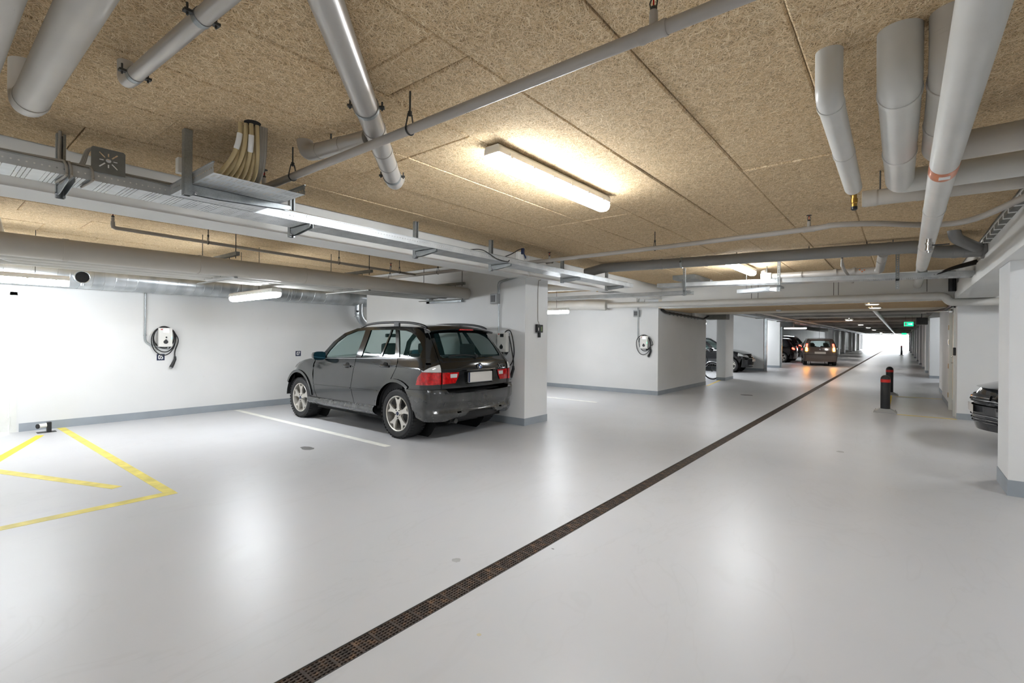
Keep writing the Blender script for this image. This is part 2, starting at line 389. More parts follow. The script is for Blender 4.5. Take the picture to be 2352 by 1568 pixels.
def wallbox(name, a, b, mat='wall'): return struct(name, MB().box(a, b), mat)
wall_left = struct('wall_left', MB().box((X_L-.2, .975, 0), (X_L, Y_END, 2.742)).box((X_L-.2, Y_BACK, 0), (X_L, -.02, 2.742)).box((X_L-.2, -.02, 2.0), (X_L, .975, 2.742)), 'wall')
wallbox('wall_back', (X_L-.2, Y_BACK-.2, 0), (7.6, Y_BACK, 2.742))
wallbox('wall_right', (6.9, Y_BACK, 0), (7.1, Y_END, 2.742))
wallbox('wall_partition_near', (-8.99, 6.19, 0), (-4.70, 6.82, 2.70))
wallbox('wall_partition_mid', (X_L, 11.7, 0), (X_AISLE, 15.5, 2.742))
wallbox('wall_partition_far', (X_L, 24.0, 0), (-4.80, 24.5, 2.7))
wallbox('wall_partition_end', (X_L, 27.3, 0), (-4.72, 27.75, 2.7))
wallbox('wall_pillar_right', (X_R, 6.36, 0), (1.55, 6.98, 2.165))
# stair room on the right: front face with an opening for the door
m = MB(); m.box((X_R+.02, 11.95, 0), (6.9, 12.35, 2.70)); m.box((X_R+.02, 13.55, 0), (6.9, 15.9, 2.70)); m.box((X_R+.02, 12.35, 2.12), (6.9, 13.55, 2.70)); m.box((1.3, 12.35, 0), (6.9, 13.55, 2.70))
struct('wall_stair_room', m, 'wall')
# beams
struct('ceiling_beam_left', MB().box((-5.0, Y_BACK, 2.39), (-4.6, 11.7, 2.74)).box((-5.02, 6.12, 2.38), (-4.57, 7.08, 2.72)), 'beam')
struct('ceiling_beam_right', MB().box((.733, Y_BACK, 2.165), (1.24, 11.95, 2.275)).box((.765, Y_BACK, 2.27), (1.24, 11.95, 2.44)).box((.79, Y_BACK, 2.43), (1.24, 11.95, 2.74)), 'beam')
struct('ceiling_beam_cross', MB().box((-4.6, 11.62, 2.16), (.80, 11.9, 2.74)), 'beam')
struct('ceiling_beam_far', MB().box((-5.05, 15.5, 2.35), (-4.72, Y_END, 2.70)).box((.80, 15.9, 2.32), (1.2, Y_END, 2.70)), 'concrete_dark')
m = MB()
for y in (16.0, 23.9, 33.0, 42.0, 52.0, 62.0, 72.0, 82.0): m.box((X_AISLE, y, 2.38), (.85, y+.4, 2.70))
struct('ceiling_beam_ribs', m, 'concrete_dark')
# far pillars
for i, (x0, x1, y0, y1) in enumerate([(-4.97, -4.68, 17.5, 18.5)] + [(-4.98, -4.68, y, y+1.2) for y in (50.6, 56.2, 62.4, 71.8, 77.5, 86.0)] +
                                    [(.86, 1.35, y, y+d) for y, d in ((17.0, 1.4), (24.3, .9), (28.3, .9), (32.2, 1.0), (37.5, 1.1), (43.5, 1.2), (51, 1.5), (61, 2), (74, 2), (86, 2))]):
    wallbox('wall_pillar_%d' % (i+1), (x0, y0, 0), (x1, y1, 2.70))
    struct('baseboard_pillar_%d' % (i+1), MB().box((x0-.004, y0-.004, 0), (x1+.004, y1+.004, .10)), 'baseboard')
# baseboards
BH = .115; e = .006
def bb(name, a, b): struct(name, MB().box(a, b), 'baseboard')
bb('baseboard_left', (X_L, 1.0, 0), (X_L+e, 24.0, .12)); bb('baseboard_left_far', (X_L, 27.8, 0), (X_L+e, Y_END, .12))
bb('baseboard_near', (-8.99-e, 6.19-e, 0), (-4.70+e, 6.82+e, BH)); bb('baseboard_mid', (X_L+.01, 11.7-e, 0), (X_AISLE+e, 15.5+e, .105))
bb('baseboard_far', (X_L+.01, 24.0-e, 0), (-4.80+e, 24.5+e, .11)); bb('baseboard_end', (X_L+.01, 27.3-e, 0), (-4.72+e, 27.75+e, .11))
bb('baseboard_right', (X_R-e, 6.36-e, 0), (1.55+e, 6.98+e, .145)); bb('baseboard_stair', (X_R+.02-e, 11.95-e, 0), (6.9, 11.95, .11))
bb('baseboard_stair_side', (X_R+.02-e, 13.56, 0), (X_R+.02, 15.9, .11))

# ------------------------------------------------------------------ fluorescent lamps
def lamp(name, label, a, b, drop=.0, group=None, on=True, mount=None, fr=(.2, .8)):
    a, b = Vector(a), Vector(b); d = (b-a); L = d.length; d.normalize(); sd = d.cross(Vector((0,0,1))).normalized(); c = (a+b)/2
    root = thing(name, label, 'lamp', (c.x, c.y, c.z), group)
    prof = [(-.055, .062), (-.066, .045), (-.068, .006), (.068, .006), (.066, .045), (.055, .062)]
    m = MB(); m.prism(prof, a, sd, Vector((0,0,1)), d, L); m.build('housing', 'white_plastic', root)
    dif = [(-.060, .010), (-.064, -.020), (-.054, -.050), (-.03, -.066), (.03, -.066), (.054, -.050), (.064, -.020), (.060, .010)]
    MB().prism(dif, a+d*.035, sd, Vector((0,0,1)), d, L-.07).build('diffuser', LAMPMAT, root)
    for s, q in ((1, a), (-1, b)):
        MB().prism([(x*1.02, y-.001) for x, y in dif], q, sd, Vector((0,0,1)), d*s, .036).build('end_cap', 'clear_cover', root)
    m = MB()
    for k in range(6):
        q = a + d*(L*(k+.5)/6)
        for s in (-1, 1): m.obox(q + sd*s*.067 + Vector((0,0,.012)), d, sd, (0,0,1), .012, .004, .016)
    m.build('clips', 'white_plastic', root, kind='stuff')
    if mount:
        for k in fr:
            q = a + d*L*k; MB().tube([q+Vector((0,0,.06)), (q.x, q.y, mount)], .004, 6).build('hanger_rod', 'dark_steel', root)
    return root
ZL = 2.625
lamp('fluorescent_lamp', 'bright fluorescent batten lamp on the wood wool ceiling above the floor drain', (-2.12, 2.41, ZL), (-2.10, 3.92, ZL))
lamp('fluorescent_lamp', 'fluorescent batten lamp half hidden behind the grey drain pipe', (-2.11, 8.05, ZL), (-2.09, 9.5, ZL))
lamp('fluorescent_lamp', 'fluorescent lamp behind the photographer over the aisle', (-2.1, -3.2, ZL), (-2.1, -1.7, ZL), group='lamps behind the photographer')
lamp('fluorescent_lamp', 'fluorescent lamp behind the photographer over the aisle', (-2.1, -6.6, ZL), (-2.1, -5.1, ZL), group='lamps behind the photographer')
lamp('fluorescent_lamp', 'fluorescent lamp over the right parking bays', (3.2, 3.6, ZL), (3.2, 5.1, ZL))
lamp('fluorescent_lamp', 'fluorescent lamp over the small dark car by the stair room', (2.6, 8.4, ZL), (2.6, 9.9, ZL))
lamp('fluorescent_lamp', 'added fluorescent fill lamp out of sight over the door side bay', (-9.2, -4.0, 2.3), (-7.7, -4.0, 2.3), mount=2.7)  # unseen fill lamp added to brighten the near ceiling
lamp('fluorescent_lamp', 'added unseen fluorescent fill lamp over the empty right bay beside the photographer', (3.2, -2.0, ZL), (3.2, -.5, ZL))  # extra lamp out of view, put in for more light on the ceiling boards
lamp('fluorescent_lamp', 'fluorescent lamp hanging before the spiral duct near the white door', (-8.42, -.26, 2.09), (-8.42, 1.30, 2.09), mount=2.7)
lamp('fluorescent_lamp', 'fluorescent lamp hanging crosswise under the pipe bundle', (-8.30, 3.24, 2.01), (-6.76, 3.20, 2.01), mount=2.7, fr=(.2, .62))
lamp('fluorescent_lamp', 'fluorescent lamp hanging before the wall charger of the second bay', tuple(py_(1304, 713, 9.2)-Vector((1.5, 0, 0))), tuple(py_(1304, 713, 9.2)), mount=2.7)

# ------------------------------------------------------------------ pipes
def axis_of(a, b): return (Vector(b)-Vector(a)).normalized()
def pipe(name, label, path, r, mat, bend=0.0, seg=18, cat='pipe', group=None, collars=(), rods=(), clamps=(), nb=7):
    P = fillet(path, bend, nb) if bend else [Vector(p) for p in path]
    o = MB().tube(P, r, seg).build(name, mat, label=label, cat=cat, group=group)
    for c, d in collars:
        d = Vector(d).normalized(); c = Vector(c)
        MB().lathe([(r*1.0, -.020), (r*1.05, -.020), (r*1.06, 0), (r*1.05, .020), (r*1.0, .020)], c, d, seg).build('joint_collar', mat, o)
    for q, zt in rods:
        q = Vector(q); m = MB().tube([q + Vector((0,0,r)), (q.x, q.y, zt)], .005, 6)
        rod = m.build('hanger_rod', 'dark_steel', o)
    for c, d in clamps:
        d = Vector(d).normalized(); c = Vector(c); sd = d.cross(Vector((0,0,1))).normalized()
        MB().lathe([(r*1.0, -.014), (r*1.09, -.014), (r*1.09, .014), (r*1.0, .014)], c, d, seg).build('clamp', 'galv', o)
        for s in (-1, 1):
            m = MB(); m.obox(c + sd*s*(r*1.09+.012), sd, d, (0,0,1), .014, .012, .005); m.tube([c + sd*s*(r*1.09+.014) + Vector((0,0,-.016)), c + sd*s*(r*1.09+.014) + Vector((0,0,.03))], .0045, 6)
            m.build('clamp_bolt', 'dark_steel', o)
    return o
def loop_hanger(o, c, r, d, ztop):
    c = Vector(c); d = Vector(d).normalized(); sd = d.cross(Vector((0,0,1))).normalized(); pts = []
    for k in range(13):
        a = PI*(k/12); pts.append(c + sd*math.cos(a)*(r+.004) - Vector((0,0,1))*math.sin(a)*(r+.004))
    pts = [c + sd*.012 + Vector((0,0,r+.055))] + pts + [c - sd*.012 + Vector((0,0,r+.055))]
    MB().tube(pts, .004, 6).build('pipe_loop', 'dark_steel', o)
    m = MB().tube([c + Vector((0,0,r+.045)), (c.x, c.y, ztop)], .005, 6); m.lathe([(0, 0), (.011, 0), (.011, .022), (0, .022)], c + Vector((0,0,r+.048)), (0,0,1), 6, False)
    m.build('hanger_rod', 'dark_steel', o)
def sprinkler(o, c, r, d, mat='sprinkler_grey', stem=.05):
    c = Vector(c); d = Vector(d).normalized()
    MB().lathe([(r, -.05), (r*1.14, -.05), (r*1.18, -.044), (r*1.18, -.036), (r*1.10, -.03), (r*1.10, .03), (r*1.18, .036), (r*1.18, .044), (r*1.14, .05), (r, .05)], c, d, 18).build('tee_fitting', mat, o)
    MB().lathe([(r*.6, r*.5), (r*.62, r+.03), (.014, r+.05), (0, r+.05)], c, (0,0,1), 14).build('head_socket', mat, o)
    b = c + Vector((0,0,r+.05)); m = MB()
    m.lathe([(.0, 0), (.013, 0), (.013, .012), (.006, .016), (0, .016)], b, (0,0,1), 8)
    for s in (-1, 1): m.tube([b + Vector((s*.010,0,.010)), b + Vector((s*.014,0,.03)), b + Vector((s*.004,0,.052))], .0028, 6)
    m.lathe([(0, .050), (.006, .050), (.024, .056), (.024, .059), (0, .061)], b, (0,0,1), 14)
    h = m.build('sprinkler_head', 'dark_steel', o); MB().tube([b+Vector((0,0,.016)), b+Vector((0,0,.05))], .003, 6).build('glass_bulb', 'red_glass', o)

# jacketed pipes that drop out of the ceiling on the left
pipe('insulated_pipe', 'thick grey jacketed pipe dropping from the ceiling beside the door side beam', [(-3.25,.345,2.73), (-3.25,.345,2.485), (.6,.36,2.485)], .063, 'pvc_jacket_warm', .13, 28, collars=[((-3.10,.346,2.485), (1,0,0))], rods=[((-2.95,.345,2.485), 2.7)])
pipe('insulated_pipe', 'thick grey jacketed pipe running against the ceiling corner by the door side', [(-3.62,.165,2.71), (-3.62,.165,2.485), (.6,.18,2.485)], .063, 'pvc_jacket_warm', .10, 28, rods=[((-2.62,.165,2.485), 2.7)])
tp0, tp1 = pz(288, 191, 2.60), pz(512, 0, 2.60)
p = pipe('waste_pipe', 'slim silver pipe with two clamps ending at a ceiling elbow', [tp0+Vector((0,0,.105)), tp0, tp0.lerp(tp1, 1.9), tp0.lerp(tp1, 1.9)+Vector((0,0,.105))], .032, 'silver_pipe', .06, 20,
     collars=[(tp0.lerp(tp1, .09), tp1-tp0)], clamps=[(tp0.lerp(tp1, .13), tp1-tp0), (tp0.lerp(tp1, .83), tp1-tp0)])
DG = Vector((-2.14, 2.11, 0)).normalized()
d0 = Vector((-.75, .10, 2.6)); d1 = Vector((-3.04, 2.33, 2.6)); dd = axis_of(d0, d1)
pipe('waste_pipe', 'large silver pipe running diagonally under the ceiling', [d0, d1, (-3.20, 2.48, 2.70), (-3.21, 2.49, 2.74)], .061, 'silver_pipe', .07, 28,
     collars=[(d0.lerp(d1, t), dd) for t in (.70, .80, .88)], clamps=[(d0.lerp(d1, .615), dd), (d0.lerp(d1, .955), dd)])
b0, b1 = pz(845, 318, 2.61), pz(712, 352, 2.61); bd = axis_of(b0, b1)
pipe('waste_pipe', 'short grey branch pipe with elbow joining the diagonal pipe', [b0, b1 + bd*.03, b1 + bd*.06 + Vector((0,0,.13))], .05, 'silver_pipe', .08, 22, collars=[(b0.lerp(b1, .45), bd), (b0.lerp(b1, .85), bd)], rods=[(b0.lerp(b1, .62), 2.7)])
# sprinkler mains
s1 = pipe('sprinkler_pipe', 'long grey sprinkler pipe crossing the ceiling over the drain', [(-3.80,1.632,2.5), (.76,1.645,2.5)], .0245, 'sprinkler_grey', 0, 18)
sprinkler(s1, (pz(1493, 64, 2.5).x, 1.64, 2.5), .0245, (1,0,0)); sprinkler(s1, (-3.66, 1.632, 2.5), .0245, (1,0,0))
loop_hanger(s1, (pz(924, 290, 2.5).x, 1.636, 2.5), .0245, (1,0,0), 2.7); loop_hanger(s1, (pz(660, 402, 2.5).x, 1.633, 2.5), .0245, (1,0,0), 2.7)
pts = [(-8.6,5.62,2.5), (-5.0,5.58,2.5), (-3.9,5.62,2.5), tuple(pz(1500,570,2.5)), tuple(pz(1850,527,2.5)), tuple(pz(1912,517,2.5)), tuple(pz(2010,513,2.5)), tuple(pz(2140,516,2.5)), tuple(pz(2240,502,2.5)), (.80, 5.05, 2.52)]
s2 = pipe('sprinkler_pipe', 'grey sprinkler pipe with a slight kink running from the white beam past the cable tray', spline(pts, 6), .026, 'sprinkler_grey', 0, 16)
sprinkler(s2, pz(1262, 601, 2.5), .026, (1,-.03,0)); sprinkler(s2, pz(1858, 526, 2.5), .026, (1,-.05,0))
q = pz(1504, 570, 2.5); loop_hanger(s2, q, .026, (1,0,0), 2.7)
for x in (-6.1, -7.4): loop_hanger(s2, (x, 5.59, 2.5), .026, (1,0,0), 2.7)
s3 = pipe('sprinkler_pipe', 'thin grey sprinkler pipe over the pipe bundle above the left parking bay', [(-6.27,1.30,2.56), (-6.27,1.30,2.5), (-6.66,5.56,2.5)], .019, 'sprinkler_grey', .03, 14)
sprinkler(s3, (-6.27,1.30,2.545), .012, (0,0,1)); sprinkler(s3, (-6.60,5.0,2.5), .019, (-.09,1,0))
for y in (2.2, 4.0, 5.2): loop_hanger(s3, (-6.27-.39*(y-1.3)/4.26, y, 2.5), .019, (0,1,0), 2.7)
# drain pipe behind the second lamp
e0, e1 = Vector((-3.95,7.42,2.612)), Vector((.16,7.84,2.588)); ed = axis_of(e0, e1)
dp = pipe('drain_pipe', 'long dark grey drain pipe with swan neck running into the right beam', [(-4.3,7.40,2.55), e0, e1, (.34,7.95,2.515), (.82,8.02,2.505)], .078, 'drain_grey', .10, 26,
     collars=[(e0.lerp(e1, t), ed) for t in (.20, .235, .40, .88, .93)] + [((.50,7.97,2.511), (1,.1,-.02)), ((.60,7.985,2.51), (1,.1,-.02))], clamps=[(e0.lerp(e1, .31), ed)], rods=[(e0.lerp(e1, t), 2.7) for t in (.50, .72, .875, .94)])
MB().tube(fillet([(.47,7.62,2.73), (.49,7.66,2.62), (.70,7.95,2.53)], .09, 6), .062, 22).build('branch_pipe', 'drain_grey', dp)
MB().lathe([(.078, -.03), (.10, -.03), (.10, 0), (.078, 0)], (.775,8.015,2.505), (1,.1,0), 22).build('wall_flange', 'drain_grey', dp)
p7 = pipe('drain_pipe', 'silver spotted waste pipe with a riser behind the cable tray', [(-1.95,9.72,2.66), (-1.90,9.70,2.55), (-.27,9.55,2.52), (-.19,8.0,2.56)], .056, 'silver_pipe', .07, 20,
     collars=[((x, 9.68-.09*(x+1.9), 2.535), (1,-.1,0)) for x in (-1.7, -1.35, -.85, -.6)] + [((-.22,8.5,2.545), (-.05,1,0))])
for k, (fx, fz) in enumerate(((-.52, .02), (-.49, -.01), (-.46, .01), (-.38, -.02), (-.36, .0), (-.31, -.01))):
    c = Vector((fx, 9.57-.055, 2.525+fz)); MB().lathe([(0, 0), (.012, 0), (.010, .004), (0, .004)], c, (0,-1,0), 10, False).build('rust_spot', 'copper_tape', p7)
s4 = pipe('sprinkler_pipe', 'short grey sprinkler branch rising beside the spotted pipe', [tuple(pz(1958,648,2.40)), tuple(pz(1936,614,2.47)), tuple(pz(1934,604,2.52))], .022, 'sprinkler_grey', .03, 14)
sprinkler(s4, pz(1934,604,2.52), .014, (0,0,1))
# jacketed pipes on the right
fz, fr = 2.335, .061
fp = pipe('insulated_pipe', 'long silver jacketed pipe with an orange band running along the right beam', [(.165,-1.5,fz), (.170,3.55,fz), (.200,7.9,2.365), (.218,8.75,2.437), (.225,9.4,2.442), (.232,11.62,2.442)], fr, 'pvc_jacket', 0, 30, collars=[((.189,6.3,2.354), (0,1,0)), ((.177,4.5,2.342), (0,1,0))])
MB().lathe([(fr*1.0, -.075), (fr*1.02, -.075), (fr*1.02, .075), (fr*1.0, .075)], (.170,3.40,fz), (0,1,0), 30).build('orange_band', 'copper_tape', fp, label='orange foil band')
v0 = Vector((.183,5.45,2.348-fr)); m = MB(); m.lathe([(.0, .02), (.02, .02), (.02, -.03), (.028, -.03), (.028, -.045), (.024, -.048), (.024, -.075), (.028, -.078), (.028, -.095), (.016, -.10), (.016, -.115), (0, -.115)], v0, (0,0,1), 18)
m.build('drain_valve', 'chrome', fp); MB().obox(v0 + Vector((.07, 0, -.055)), (1,.1,0), (0,1,0), (0,0,1), .06, .008, .004).build('valve_lever', 'black_plastic', fp)
m = MB(); m.box((.150, 3.375, fz-fr*1.05), (.195, 3.425, fz-fr*.96)); m.build('paper_tag', 'white_print', fp)
cp = pipe('insulated_pipe', 'slim grey jacketed pipe dropping from the ceiling with a brass end valve', [(-.258,2.56,2.73), (-.258,2.56,2.505), (-.272,4.20,2.505)], .053, 'pvc_jacket', .05, 26, collars=[((-.26,2.66,2.505), (0,1,0)), ((-.266,3.4,2.505), (0,1,0))])
m = MB(); m.tube(fillet([(-.272,4.20,2.505), (-.272,4.30,2.50), (-.272,4.31,2.42)], .03, 4), .017, 12); m.lathe([(.022, 0), (.022, -.03), (.018, -.035), (.018, -.06), (0, -.06)], (-.272,4.31,2.45), (0,0,1), 12); m.lathe([(.024, 0), (.026, .02), (.024, .04)], (-.272,4.24,2.504), (0,1,0), 12)
m.build('brass_valve', 'brass', cp); MB().lathe([(.02, 0), (.02, -.02), (.012, -.026), (0, -.026)], (-.272,4.31,2.392), (0,0,1), 12).build('valve_cap', 'black_plastic', cp)
pipe('insulated_pipe', 'grey jacketed pipe leading from the brass valve to the right beam', [(-.24,4.575,2.50), (.788,4.665,2.50)], .058, 'pvc_jacket_warm', 0, 24, collars=[((-.21,4.578,2.5), (1,.09,0)), ((-.17,4.581,2.5), (1,.09,0)), ((.1,4.6,2.5), (1,.09,0))], rods=[((-.13,4.585,2.5), 2.7)])
pipe('insulated_pipe', 'thick grey jacketed pipe dropping from the ceiling between two slimmer drops', [(-.012,2.56,2.73), (-.012,2.56,2.50), (-.015,4.22,2.50), (.788,4.22,2.50)], .077, 'pvc_jacket', .06, 30, collars=[((-.012,2.69,2.50), (0,1,0)), ((-.014,3.55,2.50), (0,1,0))])
pipe('insulated_pipe', 'thick grey jacketed pipe half hidden behind the banded silver pipe', [(.155,2.54,2.73), (.155,2.54,2.50), (.16,3.64,2.50), (.788,3.64,2.50)], .077, 'pvc_jacket_warm', .06, 30, collars=[((.155,2.68,2.50), (0,1,0)), ((.158,3.2,2.50), (0,1,0))])
# pipes at the cross beam and in the second bay
cr = pipe('heating_pipe', 'long white pipe running in front of the cross beam', [(-6.0,11.5,2.262), (.60,11.52,2.222), (.665,11.52,2.10), (3.4,11.52,2.085)], .066, 'pvc_jacket', .07, 24, rods=[((x,11.51,2.24), 2.7) for x in (-5.2, -5.0, -2.55, -2.42, -1.05, -.97, .36)])
pipe('heating_pipe', 'bulky white insulated pipe hanging in the second bay', [(-9.5,11.0,2.30), (-6.6,11.35,2.29), (-6.06,11.49,2.265)], .125, 'pvc_jacket', .05, 26, collars=[((-7.2,11.28,2.293), (1,.12,0))])
pipe('heating_pipe', 'white insulated pipe under the tray in the second bay', [tuple(pz(1180,664,2.5)), tuple(pz(1362,657,2.5))], .085, 'pvc_jacket', .05, 24)
bv = pz(1366,657,2.5); m = MB(); m.tube([bv, bv+Vector((.10,0,0))], .03, 12); m.tube([bv+Vector((.06,0,-.12)), bv+Vector((.06,0,.06))], .022, 10); m.tube([bv+Vector((.06,0,.05)), bv+Vector((.17,.03,.07))], .018, 10)
m.build('brass_stopcock', 'brass', label='brass stopcock at the end of the white bay pipe', cat='valve')
# bundle of heating pipes above the left bay
for k, (x, r, y0) in enumerate(((-6.0, .098, -6.0), (-6.29, .072, -6.0), (-6.55, .072, -6.0), (-6.80, .072, .55), (-7.05, .072, .25))):
    path = [(x, y0, 2.185-.0*k), (x, 6.22, 2.185)] if y0 < -1 else [(x-.3, y0-.05, 2.60), (x-.02, y0, 2.185), (x, y0+.3, 2.185), (x, 6.22, 2.185)]
    lab = ('front thick grey pipe of the overhead bundle above the left bay', 'second pipe of the overhead bundle, tucked behind the thick front one', 'middle pipe of the overhead bundle above the left bay', 'fourth bundle pipe with a bright upturned end', 'rear bundle pipe with an upturned end nearest the spiral duct')[k]
    pipe('heating_pipe', lab, path, r, 'pvc_jacket_warm' if k == 0 else 'pvc_jacket', .0 if y0 < -1 else .12, 26, group='overhead pipe bundle', collars=[((x, y, 2.185), (0,1,0)) for y in (.9, 2.0, 3.2, 4.6)] if k == 0 else ())
for k, (y, lab) in enumerate(((2.36, 'steel strut carrying the pipe bundle near the thin sprinkler hanger'), (4.16, 'steel strut over the pipe bundle between the two sprinkler hangers'), (6.06, 'steel strut over the pipe bundle against the partition wall'))):
    o = MB().box((-7.20, y-.021, 2.33), (-5.93, y+.021, 2.372)).build('pipe_strut', 'strut_steel', label=lab, cat='bracket', group='struts over the pipe bundle')
    for x in (-5.99, -7.0):
        MB().tube([(x, y, 2.30), (x, y, 2.70)], .005, 6).build('hanger_rod', 'dark_steel', o)
    for x in (-6.16, -6.42, -6.68, -6.93): MB().tube([(x, y, 2.12), (x, y, 2.335)], .004, 6).build('drop_rod', 'dark_steel', o)
    MB().box((-7.12, y-.02, 2.072), (-5.98, y+.02, 2.085)).build('cradle', 'strut_steel', o)
MB().box((-6.98, 6.11, 2.035), (-6.06, 6.17, 2.070)).box((-6.98, 6.11, 2.035), (-6.90, 6.17, 2.14)).build('pipe_cradle', 'galv', label='galvanised cradle under the bundle ends at the partition', cat='bracket')
# spiral duct
dx, dz, dr = -9.63, 2.285, .193
du = MB().tube([(dx, -6, dz), (dx, 9.5, dz)], dr, 40).build('spiral_duct', 'duct', label='round galvanised spiral duct along the white wall', cat='duct')
hp = []; turns = int(15.4/.135); 
for i in range(turns*20+1):
    a = 2*PI*i/20; hp.append((dx+math.cos(a)*(dr+.0005), -5.95+.135*i/20, dz+math.sin(a)*(dr+.0005)))
MB().tube(hp, .0042, 4, smooth=True).build('spiral_seam', 'duct', du)
for y in (1.9, 4.8): MB().lathe([(dr, -.03), (dr+.006, -.03), (dr+.006, .03), (dr, .03)], (dx, y, dz), (0,1,0), 40).build('duct_collar', 'duct', du)
gy = px_(190, 636, -9.3).y; gz = px_(190, 636, -9.3).z
m = MB().tube([(dx+.1, gy, gz), (-9.32, gy, gz)], .085, 26, caps=False); m.lathe([(.085, 0), (.098, 0), (.098, .02), (.088, .026), (.08, .02)], (-9.335, gy, gz), (1,0,0), 26); m.build('air_outlet', 'duct', du)
m = MB()
for k in range(-6, 7):
    w = math.sqrt(max(0, .08**2-(k*.0125)**2)); m.tube([(-9.318, gy-w, gz+k*.0125), (-9.318, gy+w, gz+k*.0125)], .0028, 4); m.tube([(-9.318, gy+k*.0125, gz-w), (-9.318, gy+k*.0125, gz+w)], .0028, 4)
m.build('outlet_mesh', 'black_plastic', du, kind='stuff')
MB().lathe([(0, 0), (.083, 0)], (-9.36, gy, gz), (1,0,0), 24).build('outlet_throat', 'hole_dark', du)
MB().tube([(-9.34, gy, gz-.08), (-9.34, gy, gz-.125)], .03, 14).build('outlet_stub', 'duct', du)
dy = 6.41
dd_ = MB().tube(fillet([(dx+.03, dy, dz-.10), (dx+.03, dy, 1.80), (dx+.03, dy+.45, 1.58)], .20, 8), .095, 24).build('duct_drop', 'duct', label='short round duct dropping from the spiral duct behind the partition', cat='duct')
for z in (2.04, 1.98, 1.92, 1.86): MB().lathe([(.095, -.006), (.1, -.006), (.1, .006), (.095, .006)], (dx+.03, dy, z), (0,0,1), 24).build('duct_bead', 'duct', dd_)
MB().lathe([(0, 0), (.022, 0), (.022, .03), (0, .03)], (dx+.10, dy-.085, 1.97), (.4,-1,0), 12, False).build('damper_knob', 'black_plastic', dd_)

# ------------------------------------------------------------------ cable trays
m_tray('tray_rail', .034); simple('tray_lip', sr(180, 184, 185), .4, .7)
def tray(name, label, loc, L, w, rz=0.0, tilt=0.0, seglen=2.0, h=.066):
    root = thing(name, label, 'cable tray', loc); root.rotation_euler = (tilt, 0, rz)
    y = 0.0
    while y < L-.01:
        y1 = min(y+seglen, L)
        MB().add([(-w/2, y, 0), (w/2, y, 0), (w/2, y1-.003, 0), (-w/2, y1-.003, 0)], [(0, 1, 2, 3)]).build('tray_base', 'tray_base', root, local=True)
        for s in (-1, 1):
            x = s*w/2; MB().add([(x, y, 0), (x, y1-.003, 0), (x, y1-.003, h), (x, y, h)], [(0, 1, 2, 3)]).build('side_rail', 'tray_rail', root, local=True)
            MB().box((x-.006, y, h-.003), (x+.006, y1-.003, h+.003)).build('rail_lip', 'tray_lip', root, local=True)
        y = y1
    return root
t1 = tray('cable_tray', 'long perforated cable tray running along the white beam', (-4.06, -5.9, 2.368), 14.4, .29)
def bracket(label, x, y, along, L, zb=2.29, zt=2.365, ztop=2.70, group='tray brackets'):
    # slotted post hanging from the ceiling with a tapered arm
    root = thing('tray_bracket', label, 'bracket', (x, y, zb), group)
    ax = Vector(along).normalized(); sd = Vector((-ax.y, ax.x, 0)); c = Vector((x, y, 0))
    m = MB(); w, d, t = .021, .021, .004
    m.obox(c - ax*d + Vector((0,0,(zb+ztop)/2)), sd, ax, (0,0,1), w, t/2, (ztop-zb)/2)
    for s in (-1, 1): m.obox(c + sd*s*w + Vector((0,0,(zb+ztop)/2)), sd, ax, (0,0,1), t/2, d, (ztop-zb)/2)
    for s in (-1, 1): m.obox(c + ax*d + sd*s*w*.68 + Vector((0,0,(zb+ztop)/2)), sd, ax, (0,0,1), w*.30, t/2, (ztop-zb)/2)
    m.build('post', 'galv', root)
    m = MB(); m.prism([(0, zb+.012), (L*.25, zb+.012), (L, zt-.034), (L+.012, zt-.022), (L+.012, zt-.006), (L, zt), (0, zt)], (x, y, 0) if False else c + ax*d - sd*.018, ax, (0,0,1), sd, .004)
    m.prism([(0, zt-.004), (L, zt-.004), (L, zt), (0, zt)], c + ax*d - sd*.018, ax, (0,0,1), sd, .036)
    m.prism([(0, zb+.012), (L*.25, zb+.012), (L, zt-.034), (L, zt), (0, zt)], c + ax*d + sd*.015, ax, (0,0,1), sd, .003)
    m.build('arm', 'galv', root)
    MB().lathe([(0, 0), (.009, 0), (.009, .01), (0, .01)], c + ax*(d+.02) + Vector((0,0,zb+.02)) - sd*.022, -sd, 6, False).build('bolt', 'chrome', root)
for y, lab in ((.61, 'tray bracket beside the beige cable loops'), (2.13, 'tray bracket just past the branching tray'), (3.545, 'tray bracket midway along the white beam'), (4.82, 'tray bracket beside the white socket outlet'), (6.55, 'tray bracket over the partition pillar'), (8.05, 'tray bracket near the tray junction')):
    bracket(lab, -4.238, y, (1,0,0), .32)
t2 = tray('cable_tray', 'short wide branch tray catching the beige ceiling cables', (-3.915, 1.40, 2.372), .76, .56, -PI/2)
bracket('bracket with arm under the wide branch tray', -3.50, 1.09, (0,1,0), .62)
t3 = tray('cable_tray', 'cable tray running across the aisle to the right beam', (-3.6, 8.98, 2.385), 4.36, .28, -PI/2, -.0215)
